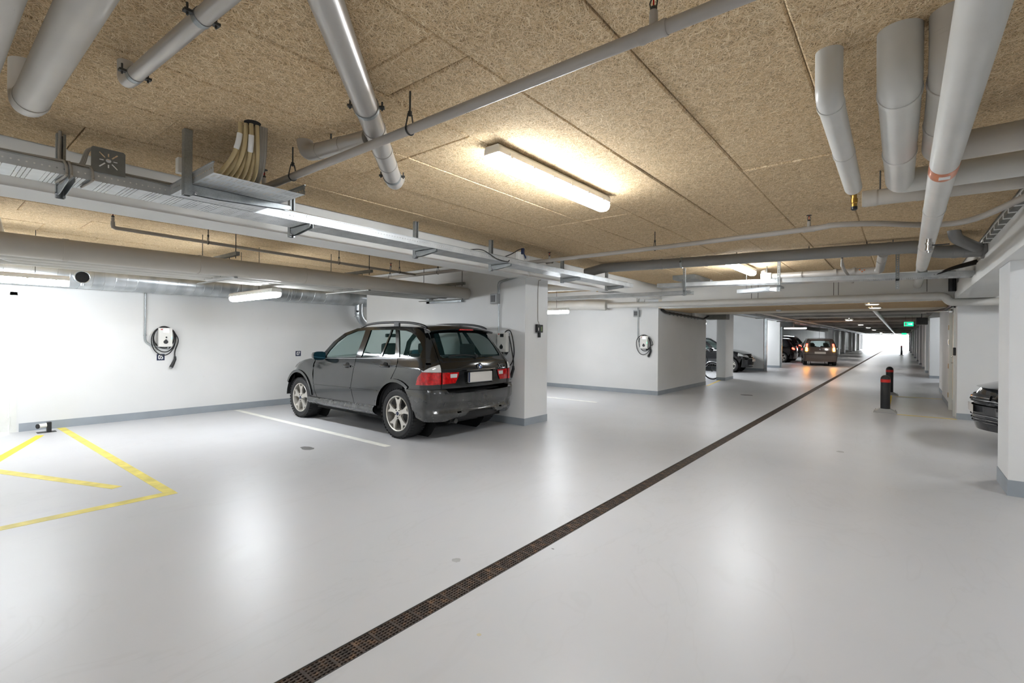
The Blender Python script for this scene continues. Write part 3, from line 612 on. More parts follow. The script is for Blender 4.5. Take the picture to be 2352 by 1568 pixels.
for x, lab, zb in ((-3.08, 'slotted hanger at the left end of the cross aisle tray', 2.20), (-1.55, 'slotted hanger in the middle of the cross aisle tray', 2.20), (-.045, 'slotted hanger beside the banded silver pipe', 2.15)):
    root = thing('tray_hanger', lab, 'bracket', (x, 8.82, zb), 'hangers of the cross aisle tray')
    yy = 8.82 if x > -1 else 8.82
    loops = [[(-.02, zb), (.02, zb), (.02, 2.70), (-.02, 2.70)]]
    z = zb+.015
    while z < 2.66: loops.append([(-.006, z), (.006, z), (.006, z+.016), (-.006, z+.016)]); z += .032
    m = MB().plate(loops, (x, yy, 0), (1,0,0), (0,0,1), (0,1,0), .003); m.box((x-.022, yy, zb), (x-.019, yy+.03, 2.70)).box((x+.019, yy, zb), (x+.022, yy+.03, 2.70)); m.build('slotted_post', 'galv', root)
    MB().box((x-.02, yy, 2.27), (x+.02, yy+.34, 2.30)).build('arm', 'galv', root)
# second tray level in the second bay
t4 = tray('cable_tray', 'lower dark cable tray crossing the second bay', tuple(pz(1262, 690, 2.27)), 3.2, .22, -PI/2+.05)
t6 = tray('cable_tray', 'small angled tray stub below the cross aisle tray', tuple(pz(1700, 674, 2.25)), .62, .20, -PI/2-.35)
for q in (.12, .5): MB().tube([(.0, q, .0), (.0, q, .44)], .005, 6).build('hanger_rod', 'dark_steel', t6, local=True)
o = MB().box((-3.62, 9.7, 2.61), (-3.18, 10.7, 2.695)).build('cable_duct', 'galv', label='enclosed steel cable duct behind the tray junction', cat='cable duct')
# beige and grey cables dropping into the branch tray
bot = [(495, 405), (509, 409), (520, 412), (531, 416), (544, 420), (556, 423), (570, 427)]
top = [(552, 277), (559, 285), (565, 279), (572, 287), (577, 280), (584, 288), (590, 284)]
for i in range(7):
    a = pz(*top[i], 2.71); b = pz(*bot[i], 2.402); b2 = b + Vector((-.42 + .03*i, 0, 0))
    if b2.x < -3.9: b2.x = -3.88
    path = bez(a, a + Vector((.02, 0, -.20)), b + Vector((.16, .0, .03)), b, 14) + [b2]
    o = MB().tube(path, .0125, 12).build('power_cable', 'beige_cable', label='thick beige cable curving from the ceiling hole into the branch tray', cat='cable', group='beige cables from the ceiling')
    if i in (0, 4):
        MB().tube(path[2:6], .0155, 12).build('paper_sleeve', 'white_print', o)
for i in range(3):
    a = pz(598+i*6, 287+i*2, 2.71); b = pz(580+i*3, 428, 2.402)
    path = bez(a, a + Vector((0, 0, -.22)), b + Vector((.12, .0, .05)), b, 12) + [b + Vector((-.35, 0, 0))]
    MB().tube(path, .012, 10).build('power_cable', 'grey_cable', label='slim grey cable beside the beige cables in the branch tray', cat='cable', group='grey cables from the ceiling')
MB().lathe([(0, 0), (.046, 0), (.046, .003), (0, .003)], pz(580, 283, 2.698), (0,0,1), 24, False).build('cable_hole', 'hole_dark', label='dark cable hole in the ceiling board above the beige cables', cat='hole')
# cables lying on or hung over the long tray
for i in range(3):
    x = -3.905; y = .60 + (.0, .02, .12)[i]; y = y - .02 if i < 2 else y - .02
    path = [(-4.0, y-.5, 2.45), (-3.93, y-.05, 2.452), (-3.902, y, 2.44), (-3.900, y+.01, 2.38), (-3.905, y+.005, 2.360), (-4.10, y-.01, 2.357)]
    MB().tube(spline(path, 4), .0075, 8).build('hanging_cable', 'grey_cable', label='grey brown cable looped over the rim of the long tray', cat='cable', group='cables looped over the tray rim')
for i in range(2):
    path = spline([(-4.2+.02*i, .60, 2.75), (-4.19+.02*i, .60, 2.5), (-4.12+.03*i, .64, 2.42), (-4.1+.03*i, 1.0, 2.40)], 5)
    MB().tube(path, .008, 8).build('tray_cable', 'grey_cable', label='grey cable running down a bracket into the long tray', cat='cable', group='cables on the long tray')
for i in range(4):
    x = -4.0 + .025*i; path = spline([(x, .3, 2.445), (x, 1.2, 2.442+.004*i), (x-.02, 2.2, 2.445), (x-.03, 3.2+.1*i, 2.438), (x-.03, 4.6, 2.445), (x-.03, 6.0, 2.44), (x-.02, 8.3, 2.45)], 6)
    MB().tube(path, .007, 6).build('tray_cable', ('white_plastic', 'grey_cable', 'white_plastic', 'grey_cable')[i], label=('white cable lying along the long tray beside the rim', 'grey cable lying along the long tray beside the rim')[i % 2], cat='cable', group='cables on the long tray')
for i in range(7):
    y = 8.86 + .035*i; path = spline([(-1.1+.1*i, y, 2.345), (-.4, y, 2.330), (.15, y, 2.318), (.33, y, 2.325), (.52, y-.05, 2.38+.008*i), (.788, y-.10, 2.44+.012*i)], 6)
    MB().tube(path, .009, 8).build('tray_cable', 'black_cable', label='black cable rising from the tray end into the right beam', cat='cable', group='black cables at the right beam')
# perforated mounting plate with the sun shaped cut-outs
pc = Vector((-3.908, .785, 2.445))
def slot(cx, cy, a, r0, r1, w=.0035):
    c, s = math.cos(a), math.sin(a); return [(cx+c*r-s*k, cy+s*r+c*k) for r, k in ((r0, -w), (r1, -w), (r1, w), (r0, w))]
loops = [[(-.085, -.02), (.085, -.02), (.085, .125), (.075, .135), (-.075, .135), (-.085, .125)]]
loops.append([(.014*math.cos(2*PI*k/12), .062+.012*math.sin(2*PI*k/12)) for k in range(12)])
for k in range(8):
    a = k*PI/4 + (.0 if k % 2 else 0); loops.append(slot(0, .062, a, .024, .045 if k % 2 == 0 else .064))
MB().plate(loops, pc + Vector((.004, 0, 0)), (0,1,0), (0,0,1), (1,0,0), .003).build('mounting_plate', 'strut_steel', label='grey mounting plate with sun shaped slots on the tray rim', cat='plate')
for i in range(3):
    MB().tube(spline([(-3.93, .66-.01*i, 2.43), (-3.925, .675-.008*i, 2.47), (-3.92, .69-.006*i, 2.54), (-3.915, .71-.004*i, 2.565)], 4), .006, 8).build('plate_cable', 'grey_cable', label='grey brown cable looping behind the sun slotted plate', cat='cable', group='cables behind the plate')
# junction boxes and socket outlets
def jbox(label, c, sx, sy, sz, mat='white_plastic', parts=()):
    c = Vector(c); o = MB().cbox(c-Vector((sx, sy, sz))/2, c+Vector((sx, sy, sz))/2, min(sx, sy, sz)*.12).build('junction_box', mat, label=label, cat='junction box')
    return o
c = px_(455, 369, -3.46); o = jbox('small cream junction box behind the branch tray post', (-3.66, c.y-.02, c.z-.0), .05, .075, .10); MB().tube([(-3.66, c.y-.02, c.z-.05), (-3.67, c.y-.0, 2.40)], .006, 6).build('lead', 'black_cable', o)
c = pz(1197, 585, 2.50); o = jbox('white socket outlet with a dark plug standing on the long tray', (-3.97, 5.10, 2.49), .06, .11, .13)
MB().cbox((-3.94, 5.08, 2.52), (-3.905, 5.12, 2.60), .008).build('plug', 'navy', o); MB().tube(spline([(-3.92, 5.1, 2.585), (-3.92, 5.02, 2.57), (-3.95, 4.9, 2.50), (-4.0, 4.8, 2.45)], 5), .006, 8).build('plug_lead', 'black_cable', o)
MB().tube(spline([(-3.905, 5.10, 2.53), (-3.89, 5.12, 2.47), (-3.91, 5.14, 2.50)], 5), .009, 8).build('plug_body', 'navy', o)
MB().tube(spline([(-3.95, 4.10, 2.44), (-3.92, 4.28, 2.462), (-3.90, 4.40, 2.43), (-3.898, 4.55, 2.385), (-3.90, 4.75, 2.375), (-3.905, 4.80, 2.40)], 5), .0055, 8).build('loose_cable', 'black_cable', label='loose black cable sagging over the tray rim', cat='cable')
q = py_(1759, 640, 8.86); o = jbox('white junction box on the cross aisle tray', (q.x, 8.90, 2.465), .16, .10, .10)
o = jbox('flat white sensor box on the ceiling under the lamp', (-3.30, 10.9, 2.672), .20, .12, .05)
MB().tube([(-3.4, 10.9, 2.685), (-3.95, 11.0, 2.685)], .012, 8).build('conduit', 'beige_cable', o)
c = px_(2322, 440, .73); o = jbox('black floodlight style box on the right beam', (.70, 4.60, 2.53), .08, .20, .09, 'black_plastic')
MB().obox((.73, 4.78, 2.58), (0,1,0), (1,0,0), (0,0,1), .08, .02, .02).build('arm', 'black_plastic', o)
m = MB(); m.box((.735, 4.9, 2.56), (.79, 7.85, 2.60)); o = m.build('cable_run', 'strut_steel', label='brown cable run clipped along the top of the right beam', cat='cable')
for k in range(11): MB().box((.728, 4.95+.28*k, 2.55), (.79, 4.956+.28*k, 2.605)).build('cable_clip', 'white_plastic', o)
MB().tube(spline([(.73, 4.72, 2.50), (.70, 4.75, 2.44), (.70, 5.0, 2.38), (.765, 5.25, 2.36)], 6), .008, 8).build('flex_conduit', 'grey_cable', label='grey flexible conduit hanging from the black box to the beam', cat='conduit')
# black cable run along partition and beside the stair room
o = MB().tube(fillet([(-4.67, 11.80, 2.14), (-4.67, 12.1, 2.08), (-4.67, 15.1, 2.02), (-4.65, 15.45, 2.12)], .10, 5), .028, 10).build('cable_run', 'black_cable', label='thick black cable bundle clipped along the middle partition', cat='cable')
for k in range(9): MB().obox((-4.695, 12.4+.28*k, 2.074-.0056*k), (0,1,0), (1,0,0), (0,0,1), .005, .02, .042).build('cable_clip', 'galv', o)
jbox('cream junction box above the black cable bundle', (-4.665, 14.3, 2.115), .10, .34, .10)
MB().tube(fillet([(.70, 11.56, 2.66), (.70, 11.56, 2.30)], .05, 5), .05, 8).build('cable_run', 'black_cable', label='black cable run dropping beside the right beam end', cat='cable')
MB().tube(fillet([(.755, 12.0, 2.11), (.755, 12.25, 2.10), (.755, 13.9, 2.10), (.5, 15.4, 2.10)], .08, 5), .03, 8).build('cable_run', 'black_cable', label='black cable run above the stair room door', cat='cable')

# ------------------------------------------------------------------ floor drain, markings, stains
gm = MB(); GL = .46; n = 23
for k in range(7): x = -.056 + .112*k/6; gm.box((x-.004 if k not in (0, 6) else x-.004, 0, -.028), (x+.004, GL-.006, -.001))
for k in range(n): y = .004 + (GL-.014)*k/(n-1); gm.box((-.056, y-.0045 if k % 6 else y-.007, -.026), (.056, y+.0045 if k % 6 else y+.007, -.003 if k % 6 else -.0005))
proto = None; DXC = (DX0+DX1)/2
for i in range(202):
    y = -.915 + GL*i
    if proto is None:
        proto = gm.build('drain_grate', 'grate', local=True, label='rusty slotted cast iron grate in the floor drain line', cat='drain grate', group='grates of the floor drain'); o = proto
    else: o = proto.copy(); COL.objects.link(o)
    o.location = (DXC, y, 0)
for s, x in ((-1, DX0), (1, DX1)): struct('trim_%d' % (1 if s < 0 else 2), MB().box((x-.002 if s < 0 else x-.003, -1.0, -.03), (x+.003 if s < 0 else x+.002, Y_END, .0015)), 'dark_steel')
def quad(label, pts, mat, group, t=.0015, name='floor_marking', cat='floor marking'):
    P = [Vector((p[0], p[1], 0)) for p in pts]; m = MB(); k = len(P)
    m.add([p for p in P] + [p + Vector((0,0,t)) for p in P], [tuple(range(k-1, -1, -1)), tuple(range(k, 2*k))] + [(i, (i+1) % k, (i+1) % k+k, i+k) for i in range(k)])
    return m.build(name, mat, label=label, cat=cat, group=group)
YG = 'yellow floor lines by the white door'
quad('long yellow floor line starting at the wall beside the door stop', [(-9.83,1.40), (-9.80,1.49), (-5.085,1.52), (-5.14,1.435)], 'yellow_paint', YG)
quad('yellow floor line closing the hatched zone along the aisle', [(-5.14,1.434), (-5.085,1.518), (-5.03,1.518), (-5.03,-2.0), (-5.12,-2.0)], 'yellow_paint', YG)
a, b, c, d = pz(281,1116.5), pz(257,1122.8), pz(0,1087.9), pz(0,1077.9); quad('diagonal yellow line with a slanted end inside the hatched zone', [a, b, c+(c-b)*.25, d+(d-a)*.25], 'yellow_paint', YG)
a, b, c, d = pz(102,999), pz(83,1000), pz(0,1046), pz(0,1060.5); quad('short diagonal yellow line in front of the white door', [a, b, c+(c-b)*.6, d+(d-a)*.6], 'yellow_bright', YG)
quad('white bay line beside the black estate car', [(-9.79,3.838), (-9.74,3.93), (-5.139,3.922), (-5.139,3.83)], 'white_paint', 'white bay lines')
a, b = pz(1255,912), pz(1369,924.3); quad('white bay line on the floor of the second bay', [a, b, b+Vector((0,.08,0)), a+Vector((-.0,.08,0))], 'white_paint', 'white bay lines')
YR = 'yellow lines at the bollards'
quad('yellow line from the front bollard to the stair room', [(-.05,11.88), (.80,11.88), (.80,11.94), (-.05,11.94)], 'yellow_bright', YR)
quad('yellow line from the rear bollard to the stair room wall', [(-.1,15.70), (.80,15.78), (.80,15.84), (-.1,15.76)], 'yellow_bright', YR)
quad('broad yellow stripe joining the two bollards', [(-.27,12.35), (-.17,12.35), (-.17,15.9), (-.27,15.9)], 'yellow_bright', YR)
a, b = pz(1621,885.5), pz(1662,868.5); quad('yellow line in front of the bicycle', [a, b, b+Vector((.07,0,0)), a+Vector((.07,0,0))], 'yellow_bright', None)
def stain(label, u, v, r, mat, sq=.5, seed=1):
    c = pz(u, v); random.seed(seed); pts = [(c.x + r*(.75+.35*random.random())*math.cos(2*PI*k/18), c.y + sq*r*(.75+.35*random.random())*math.sin(2*PI*k/18)) for k in range(18)]
    quad(label, pts, mat, None, .0006, 'floor_stain', 'stain')
simple('stain_dark', sr(108, 107, 106), .6); simple('stain_beige', sr(196, 186, 156), .6); simple('stain_mid', sr(164, 163, 162), .5)
stain('dark oil stain on the floor below the white bay line', 706, 1029, .13, 'stain_dark', .55, 3)
stain('dark patch on the floor before the middle partition', 1716, 907, .16, 'stain_dark', .8, 4)
stain('small beige spot on the floor beside the drain', 1100, 1457, .012, 'stain_beige', 1, 5)
stain('faint grey round spot on the floor left of the drain', 1048, 1286, .03, 'stain_mid', 1, 6)
stain('tiny dark chip on the floor right of the drain', 1270, 1260, .012, 'stain_dark', .5, 7)
stain('faint round mark on the bright floor before the bollards', 1930, 1037, .05, 'stain_mid', 1, 8)

# ------------------------------------------------------------------ doors
d1 = MB().box((X_L-.20, .90, 0), (X_L+.012, .975, 2.0)).box((X_L-.20, -.02, 1.955), (X_L+.012, .975, 2.06)).build('door_1', 'door_white', kind='structure', label='white steel door frame in the left wall')
MB().box((X_L-.06, .0, .012), (X_L+.004, .895, 1.95)).build('door_leaf', 'door_white', d1)
for z in (.10, 1.78):
    MB().tube([(X_L+.018, .905, z), (X_L+.018, .905, z+.13)], .012, 12).build('hinge', 'door_white', d1)
MB().cbox((X_L+.004, .30, 1.84), (X_L+.05, .80, 1.885), .01).build('door_closer', 'door_white', d1)
MB().tube(fillet([(X_L+.01, .10, 1.02), (X_L+.06, .10, 1.02), (X_L+.06, .22, 1.02)], .02, 4), .009, 10).build('door_handle', 'chrome', d1)
so = thing('door_stop', 'small black magnetic door stop on the floor by the white door', 'door stop', (-9.54, 1.25, 0))
m = MB().box((-9.60, 1.15, 0), (-9.48, 1.35, .006)); m.build('foot_plate', 'dark_steel', so); MB().cbox((-9.575, 1.25, .005), (-9.505, 1.30, .145), .006).build('post', 'black_plastic', so)
m = MB().tube([(-9.54, 1.25, .10), (-9.50, 1.16, .10)], .032, 16); m.build('magnet_body', 'white_plastic', so); MB().tube([(-9.50, 1.16, .10), (-9.494, 1.147, .10)], .033, 16).build('rubber_face', 'rubber', so)
d2 = MB().box((X_R-.005, 12.35, 0), (X_R+.13, 12.42, 2.12)).box((X_R-.005, 13.48, 0), (X_R+.13, 13.55, 2.12)).box((X_R-.005, 12.35, 2.05), (X_R+.13, 13.55, 2.12)).build('door_2', 'door_white', kind='structure', label='cream steel door frame of the stair room')
lf = MB().box((X_R+.05, 12.43, .01), (X_R+.09, 13.47, 2.04)).build('door_leaf', 'door_white', d2)
m = MB().box((X_R+.046, 12.50, .25), (X_R+.05, 12.85, 1.95)).box((X_R+.046, 13.0, .25), (X_R+.05, 13.40, 1.95)); m.build('door_seam', 'soffit', d2, kind='stuff')
MB().box((X_R+.044, 12.45, .02), (X_R+.05, 13.45, .22)).build('kick_plate', 'chrome', d2)
for z in (1.0, 1.12): MB().tube(fillet([(X_R+.05, 12.55, z), (X_R-.02, 12.55, z), (X_R-.02, 12.68, z)], .02, 4), .009, 8).build('door_handle', 'chrome', d2)
for z in (.25, .85, 1.35, 1.65): MB().box((X_R-.012, 13.50, z), (X_R+.02, 13.60, z+.10)).build('hinge', 'brass', d2)
m = MB().cbox((X_R-.06, 12.5, 1.96), (X_R+.03, 12.72, 2.03), .01); m.tube([(X_R-.03, 12.7, 2.0), (X_R-.45, 13.0, 2.0), (X_R-.02, 13.3, 2.04)], .008, 6); m.build('door_closer', 'chrome', d2)
MB().cbox((X_R-.02, 12.19, 1.15), (X_R+.02, 12.27, 1.30), .01).build('card_reader', 'black_plastic', label='black card reader beside the stair room door', cat='card reader')

# ------------------------------------------------------------------ wall chargers, plates, switches
def charger(label, c, u, n, style, plugpos):
    c, u, n = Vector(c), Vector(u), Vector(n); v = Vector((0,0,1)); w, h, dp = .195, .32, .11
    root = thing('wall_charger', label, 'wall charger', tuple(c - v*h/2), 'electric car chargers')
    def P(a, b, k): return c + u*a + v*b + n*k
    A = P(-w/2, -h/2, .035); B = P(w/2, h/2, dp)
    MB().cbox(tuple(min(A[i], B[i]) for i in range(3)), tuple(max(A[i], B[i]) for i in range(3)), .008).build('front_cover', 'white_plastic', root)
    A = P(-w/2+.006, -h/2+.006, .0); B = P(w/2-.006, h/2-.006, .036); MB().box(tuple(A), tuple(B)).build('back_box', 'grey_plastic', root)
    lit = style != 'off'
    MB().prism([(-.030, .085), (.045, .085), (.045, .138), (-.030, .138)], c + n*(dp+.0005), u, v, n, .0015).build('screen', emit('screen_white', (.95, .97, 1.0), 2.2) if lit else MATS['black_plastic'], root)
    MB().prism([(-.072, .125), (-.045, .125), (-.045, .140), (-.072, .140)], c + n*(dp+.0005), u, v, n, .001).build('logo', 'red_print', root)
    pts = [(.033*math.cos(a), -.078+.033*math.sin(a)) for a in [math.radians(k) for k in range(115, 426, 15)]] + [(.0, -.030)]
    MB().prism(pts, c + n*(dp+.0005), u, v, n, .010).build('socket_cover', 'black_plastic', root)
    if style == 'on05': MB().lathe([(0, 0), (.013, 0), (.013, .006), (.007, .006), (.007, .002), (0, .002)], P(.008, .0, dp), n, 16, False).build('key_lock', 'black_plastic', root)
    if lit: MB().prism([(.082, -.03), (.090, -.03), (.090, .01), (.082, .01)], c + n*(dp+.0005), u, v, n, .001).build('status_light', emit('status_green', (.1, .9, .35), 2.5), root)
    loops = {'on05': [(0, 0, .150, .185, 0), (.004, -.02, .165, .20, .01), (-.012, -.035, .175, .21, .02)], 'onb': [(-.005, -.02, .155, .20, 0), (-.04, -.05, .19, .235, .012)], 'off': [(.07, -.10, .13, .30, 0)]}[style]
    for k, (du_, dv_, ru, rv, dn) in enumerate(loops):
        path = []
        for j in range(40):
            a = 2*PI*j/40; sag = .04*(1-math.cos(a-PI/2)) if False else 0
            path.append(P(du_ + ru*math.cos(a), dv_ + rv*math.sin(a) - (.03*k if math.sin(a) < 0 else 0)*(-math.sin(a)), .028 + dn + .012*math.sin(3*a)))
        MB().tube(path, .0085, 8, closed=True).build('charging_cable', 'black_cable', root)
    q = P(*plugpos, .03); MB().tube(spline([P(loops[-1][2]*.8, .10, .04), P(loops[-1][2]*1.15, -.05, .045), q + v*.16, q + v*.05], 5), .0085, 8).build('cable_tail', 'black_cable', root)
    m = MB(); t2_ = (u*-.45 - v*.9).normalized()
    m.tube([q + v*.07, q + v*.02, q + t2_*.07, q + t2_*.13], [.016, .022, .026, .030], 12); m.build('plug', 'black_plastic', root)
    MB().tube([q + t2_*.128, q + t2_*.15], .027, 14).build('plug_cap', 'grey_plastic', root)
    m = MB(); m.tube(fillet([P(.05, -h/2+.01, .05), P(.05, -h/2-.05, .05), P(loops[0][2]*.7, -h/2+.02, .035)], .03, 4), .009, 8); m.build('cable_entry', 'black_cable', root)
    MB().tube([P(.05, -h/2, .05), P(.05, -h/2-.035, .05)], .015, 10).build('cable_gland', 'chrome' if style == 'on05' else 'black_plastic', root)
    return root
charger('lit wall charger with coiled black cable above the 05 plate', (X_L, 2.742, 1.365), (0,1,0), (1,0,0), 'on05', (.16, -.40))
charger('dark screened wall charger behind the rear of the black estate car', (-5.10, 6.19, 1.335), (1,0,0), (0,-1,0), 'off', (.19, -.45))
charger('lit wall charger with wide cable loops on the middle partition', (-5.05, 11.70, 1.32), (1,0,0), (0,-1,0), 'onb', (.15, -.24))
def number_plate(txt, y, z):
    root = MB().box((X_L, y-.056, z-.054), (X_L+.004, y+.056, z+.054)).build('number_plate', 'navy', label=('small navy wall plate lettered 05 under the coiled charger cable' if txt == '05' else 'small navy wall plate lettered 07 beside the estate car bonnet'), cat='number plate')
    m = MB(); put_text(m, txt, .098, (X_L+.0045, y, z-.002), (0,1,0), (0,0,1), (1,0,0), .001, .78, .0022); m.build('digits', 'white_print', root, kind='stuff')
number_plate('05', 2.70, 1.025); number_plate('07', 5.12, 1.038)
def isolator(label, c, u, n, paths):
    c, u, n = Vector(c), Vector(u), Vector(n); v = Vector((0,0,1)); root = thing('isolator_switch', label, 'switch box', tuple(c - v*.085))
    A = c - u*.075 - v*.085; B = c + u*.075 + v*.085 + n*.09; MB().cbox(tuple(min(A[i], B[i]) for i in range(3)), tuple(max(A[i], B[i]) for i in range(3)), .01).build('box', 'grey_plastic', root)
    MB().prism([(-.055, -.055), (.035, -.055), (.035, .055), (-.055, .055)], c + n*.0905, u, v, n, .006).build('window', 'black_plastic', root)
    for p in paths: MB().tube(fillet([c + u*a + v*b + n*k for a, b, k in p], .07, 6), .010, 10).build('conduit', 'galv', root)
isolator('grey isolator box with dark window on the near partition', (-5.30, 6.19, 2.058), (1,0,0), (0,-1,0), [[(.045, .08, .03), (.045, .29, .03), (.50, .355, .03), (.64, .37, .20)], [(.075, .08, .03), (.075, .27, .03), (.49, .335, .03)], [(.07, -.08, .03), (.07, -.62, .03)]])
isolator('grey isolator box with dark window on the middle partition', (-5.27, 11.70, 2.05), (1,0,0), (0,-1,0), [[(.02, .08, .03), (.02, .36, .03), (.10, .42, .03)], [(.025, -.08, .03), (.025, -.66, .03), (.10, -.84, .03)]])
m = MB().tube(fillet([(X_L+.02, 2.475, 2.10), (X_L+.02, 2.475, 1.28), (X_L+.02, 2.60, 1.205), (X_L+.02, 2.70, 1.205)], .10, 6), .013, 12); o = m.build('conduit', 'galv', label='galvanised conduit leading down the wall to the 05 charger', cat='conduit')
MB().lathe([(.013, -.008), (.02, -.008), (.02, .008), (.013, .008)], (X_L+.02, 2.475, 1.40), (0,0,1), 12).build('saddle_clip', 'galv', o)
sn = thing('wireless_sensor', 'black sensor box hanging by a cable on the pillar face', 'sensor', (-4.70, 6.55, 1.42))
MB().cbox((-4.70, 6.465, 1.50), (-4.655, 6.545, 1.635), .006).build('reader', 'black_plastic', sn); MB().cbox((-4.70, 6.545, 1.50), (-4.66, 6.635, 1.63), .006).build('display_case', 'black_plastic', sn)
MB().box((-4.661, 6.575, 1.52), (-4.658, 6.605, 1.60)).build('green_display', simple('dim_green', sr(110, 130, 80), .4), sn); MB().box((-4.656, 6.49, 1.53), (-4.6535, 6.505, 1.58)).build('paper_label', 'white_print', sn)
MB().cbox((-4.70, 6.535, 1.42), (-4.67, 6.585, 1.50), .005).build('lower_lug', 'black_plastic', sn)
MB().tube(spline([(-4.69, 6.56, 1.64), (-4.69, 6.54, 1.68), (-4.692, 6.53, 1.75), (-4.692, 6.53, 2.30), (-4.69, 6.58, 2.37), (-4.60, 6.60, 2.42)], 5), .005, 6).build('cable', 'grey_cable', sn)

# ------------------------------------------------------------------ bollards
def bollard(label, x, y, h=.735):
    root = thing('bollard', label, 'bollard', (x, y, 0), 'black bollards')
    r = .079; prof = [(r, .06), (r, h-r*.95)] + [(r*math.cos(a), h-r*.95+r*.95*math.sin(a)) for a in [PI/2*k/7 for k in range(1, 8)]]
    MB().lathe(prof, (x, y, 0), (0,0,1), 28).build('post', 'black_plastic', root)
    MB().lathe([(r+.001, h-.145), (r+.003, h-.143), (r+.003, h-.087), (r+.001, h-.085)], (x, y, 0), (0,0,1), 28).build('reflective_band', 'red_tape', root)
    a, b = .185, .082; V = [(x+i*a, y+j*a, 0) for i, j in ((-1,-1),(1,-1),(1,1),(-1,1))] + [(x+i*a, y+j*a, .008) for i, j in ((-1,-1),(1,-1),(1,1),(-1,1))] + [(x+i*b, y+j*b, .07) for i, j in ((-1,-1),(1,-1),(1,1),(-1,1))]
    F = [(3,2,1,0)] + [(i, (i+1) % 4, (i+1) % 4+4, i+4) for i in range(4)] + [(i+4, (i+1) % 4+4, (i+1) % 4+8, i+8) for i in range(4)] + [(8,9,10,11)]
    MB().add(V, F).build('base_plate', 'grey_plastic', root)
    for i, j in ((-1,-1),(1,-1),(1,1),(-1,1)): MB().lathe([(0, 0), (.010, 0), (.010, .02), (.005, .02), (.005, .034), (0, .034)], (x+i*.16, y+j*.16, .008), (0,0,1), 8, False).build('anchor_bolt', 'chrome', root)
bollard('black bollard with red band in front of the twin bollard', -.233, 12.15); bollard('black bollard with red band at the far end of the yellow stripe', -.225, 16.15); bollard('lone dark bollard near the daylight exit', .05, 60.0, .95)

# ------------------------------------------------------------------ signs, lights and services further back
sg = MB().cbox((.09, 24.98, 1.995), (.385, 25.02, 2.165), .005).build('exit_sign', emit('exit_green', sr(20, 170, 110), 1.6), label='green exit sign with white arrow hanging by the right pillars', cat='sign')
m = MB().prism([(.23, 2.07), (.31, 2.07), (.31, 2.05), (.355, 2.08), (.31, 2.11), (.31, 2.09), (.23, 2.09)], (0, 24.978, 0), (1,0,0), (0,0,1), (0,-1,0), .002); m.build('arrow', emit('sign_white', (1, 1, 1), 2.5), sg)
MB().prism([(.12, 2.02), (.18, 2.02), (.18, 2.14), (.12, 2.14)], (0, 24.978, 0), (1,0,0), (0,0,1), (0,-1,0), .002).build('door_symbol', 'white_print', sg)
for x in (.14, .34): MB().tube([(x, 25.0, 2.16), (x, 25.0, 2.70)], .004, 6).build('hanger_rod', 'dark_steel', sg)
sg = MB().cbox((.05, 59.98, 2.01), (.42, 60.02, 2.15), .005).build('exit_sign', MATS['exit_green'], label='small green exit sign far down the aisle', cat='sign')
MB().tube([(.23, 60.0, 2.15), (.23, 60.0, 2.70)], .005, 6).build('hanger_rod', 'dark_steel', sg)
o = MB().cbox((.40, 21.9, 1.98), (.72, 22.4, 2.22), .01).build('ventilation_unit', 'dark_steel', label='dark box shaped fan unit beside the exit sign', cat='fan unit'); MB().tube([(.56, 22.1, 2.2), (.56, 22.1, 2.70)], .012, 8).build('hanger_rod', 'dark_steel', o)
WARM = emit('warm_disc', (1.0, .86, .66), 16.0)
for k, (x, y) in enumerate(((-.45, 12.05), (-.45, 13.40))):
    o = MB().lathe([(.125, .0), (.125, -.016), (.105, -.02), (.105, 0)], (x, y, 2.150), (0,0,1), 28).build('downlight', 'white_plastic', label=('round warm downlight in the soffit next to the cross beam', 'round warm downlight in the soffit one metre behind the first')[k], cat='lamp', group='soffit downlights')
    MB().lathe([(0, -.014), (.105, -.014), (.105, -.006), (0, -.006)], (x, y, 2.150), (0,0,1), 28, False).build('diffuser', WARM, o)
o = MB().lathe([(0, 0), (.06, 0), (.055, -.03), (.03, -.045), (0, -.045)], (-2.35, 13.4, 2.15), (0,0,1), 18).build('smoke_detector', 'white_plastic', label='white smoke detector on the brown soffit', cat='detector')
DISC = emit('cool_disc', (1.0, .98, .94), 90.0)
for k, (y, x) in enumerate(((19.0, -2.0), (29.0, -2.0), (38.0, -2.0), (47.0, -2.0), (57.0, -2.0), (67.0, -2.0), (78.0, -2.0), (88.0, -2.0))):
    o = MB().lathe([(.17, .0), (.17, -.05), (.14, -.075), (.14, 0)], (x, y, 2.46), (0,0,1), 24).build('ceiling_light', 'white_plastic', label='round bulkhead light hanging over the far aisle', cat='lamp', group='round lights of the far aisle')
    MB().lathe([(0, -.06), (.14, -.06), (.14, -.01), (0, -.01)], (x, y, 2.46), (0,0,1), 24, False).build('diffuser', DISC, o); MB().tube([(x, y, 2.46), (x, y, 2.70)], .01, 6).build('stem', 'dark_steel', o)
lamp('fluorescent_lamp', 'upper fluorescent lamp over the parked car behind the bicycle', (-7.4, 20.0, 2.36), (-5.85, 20.0, 2.36), mount=2.7)
lamp('fluorescent_lamp', 'lower fluorescent lamp over the parked car behind the bicycle', (-7.4, 19.2, 2.03), (-5.85, 19.2, 2.03), mount=2.7)
lamp('fluorescent_lamp', 'fluorescent lamp over the two dark parked cars', (-7.6, 33.0, 2.30), (-6.1, 33.0, 2.30), mount=2.7)
lamp('fluorescent_lamp', 'fluorescent lamp in the left bays behind the turning car', (-7.0, 42.0, 2.30), (-5.5, 42.0, 2.30), mount=2.7)
lamp('fluorescent_lamp', 'fluorescent lamp in the narrow bay between the far partitions', (-7.0, 26.0, 2.30), (-5.5, 26.0, 2.30), mount=2.7)
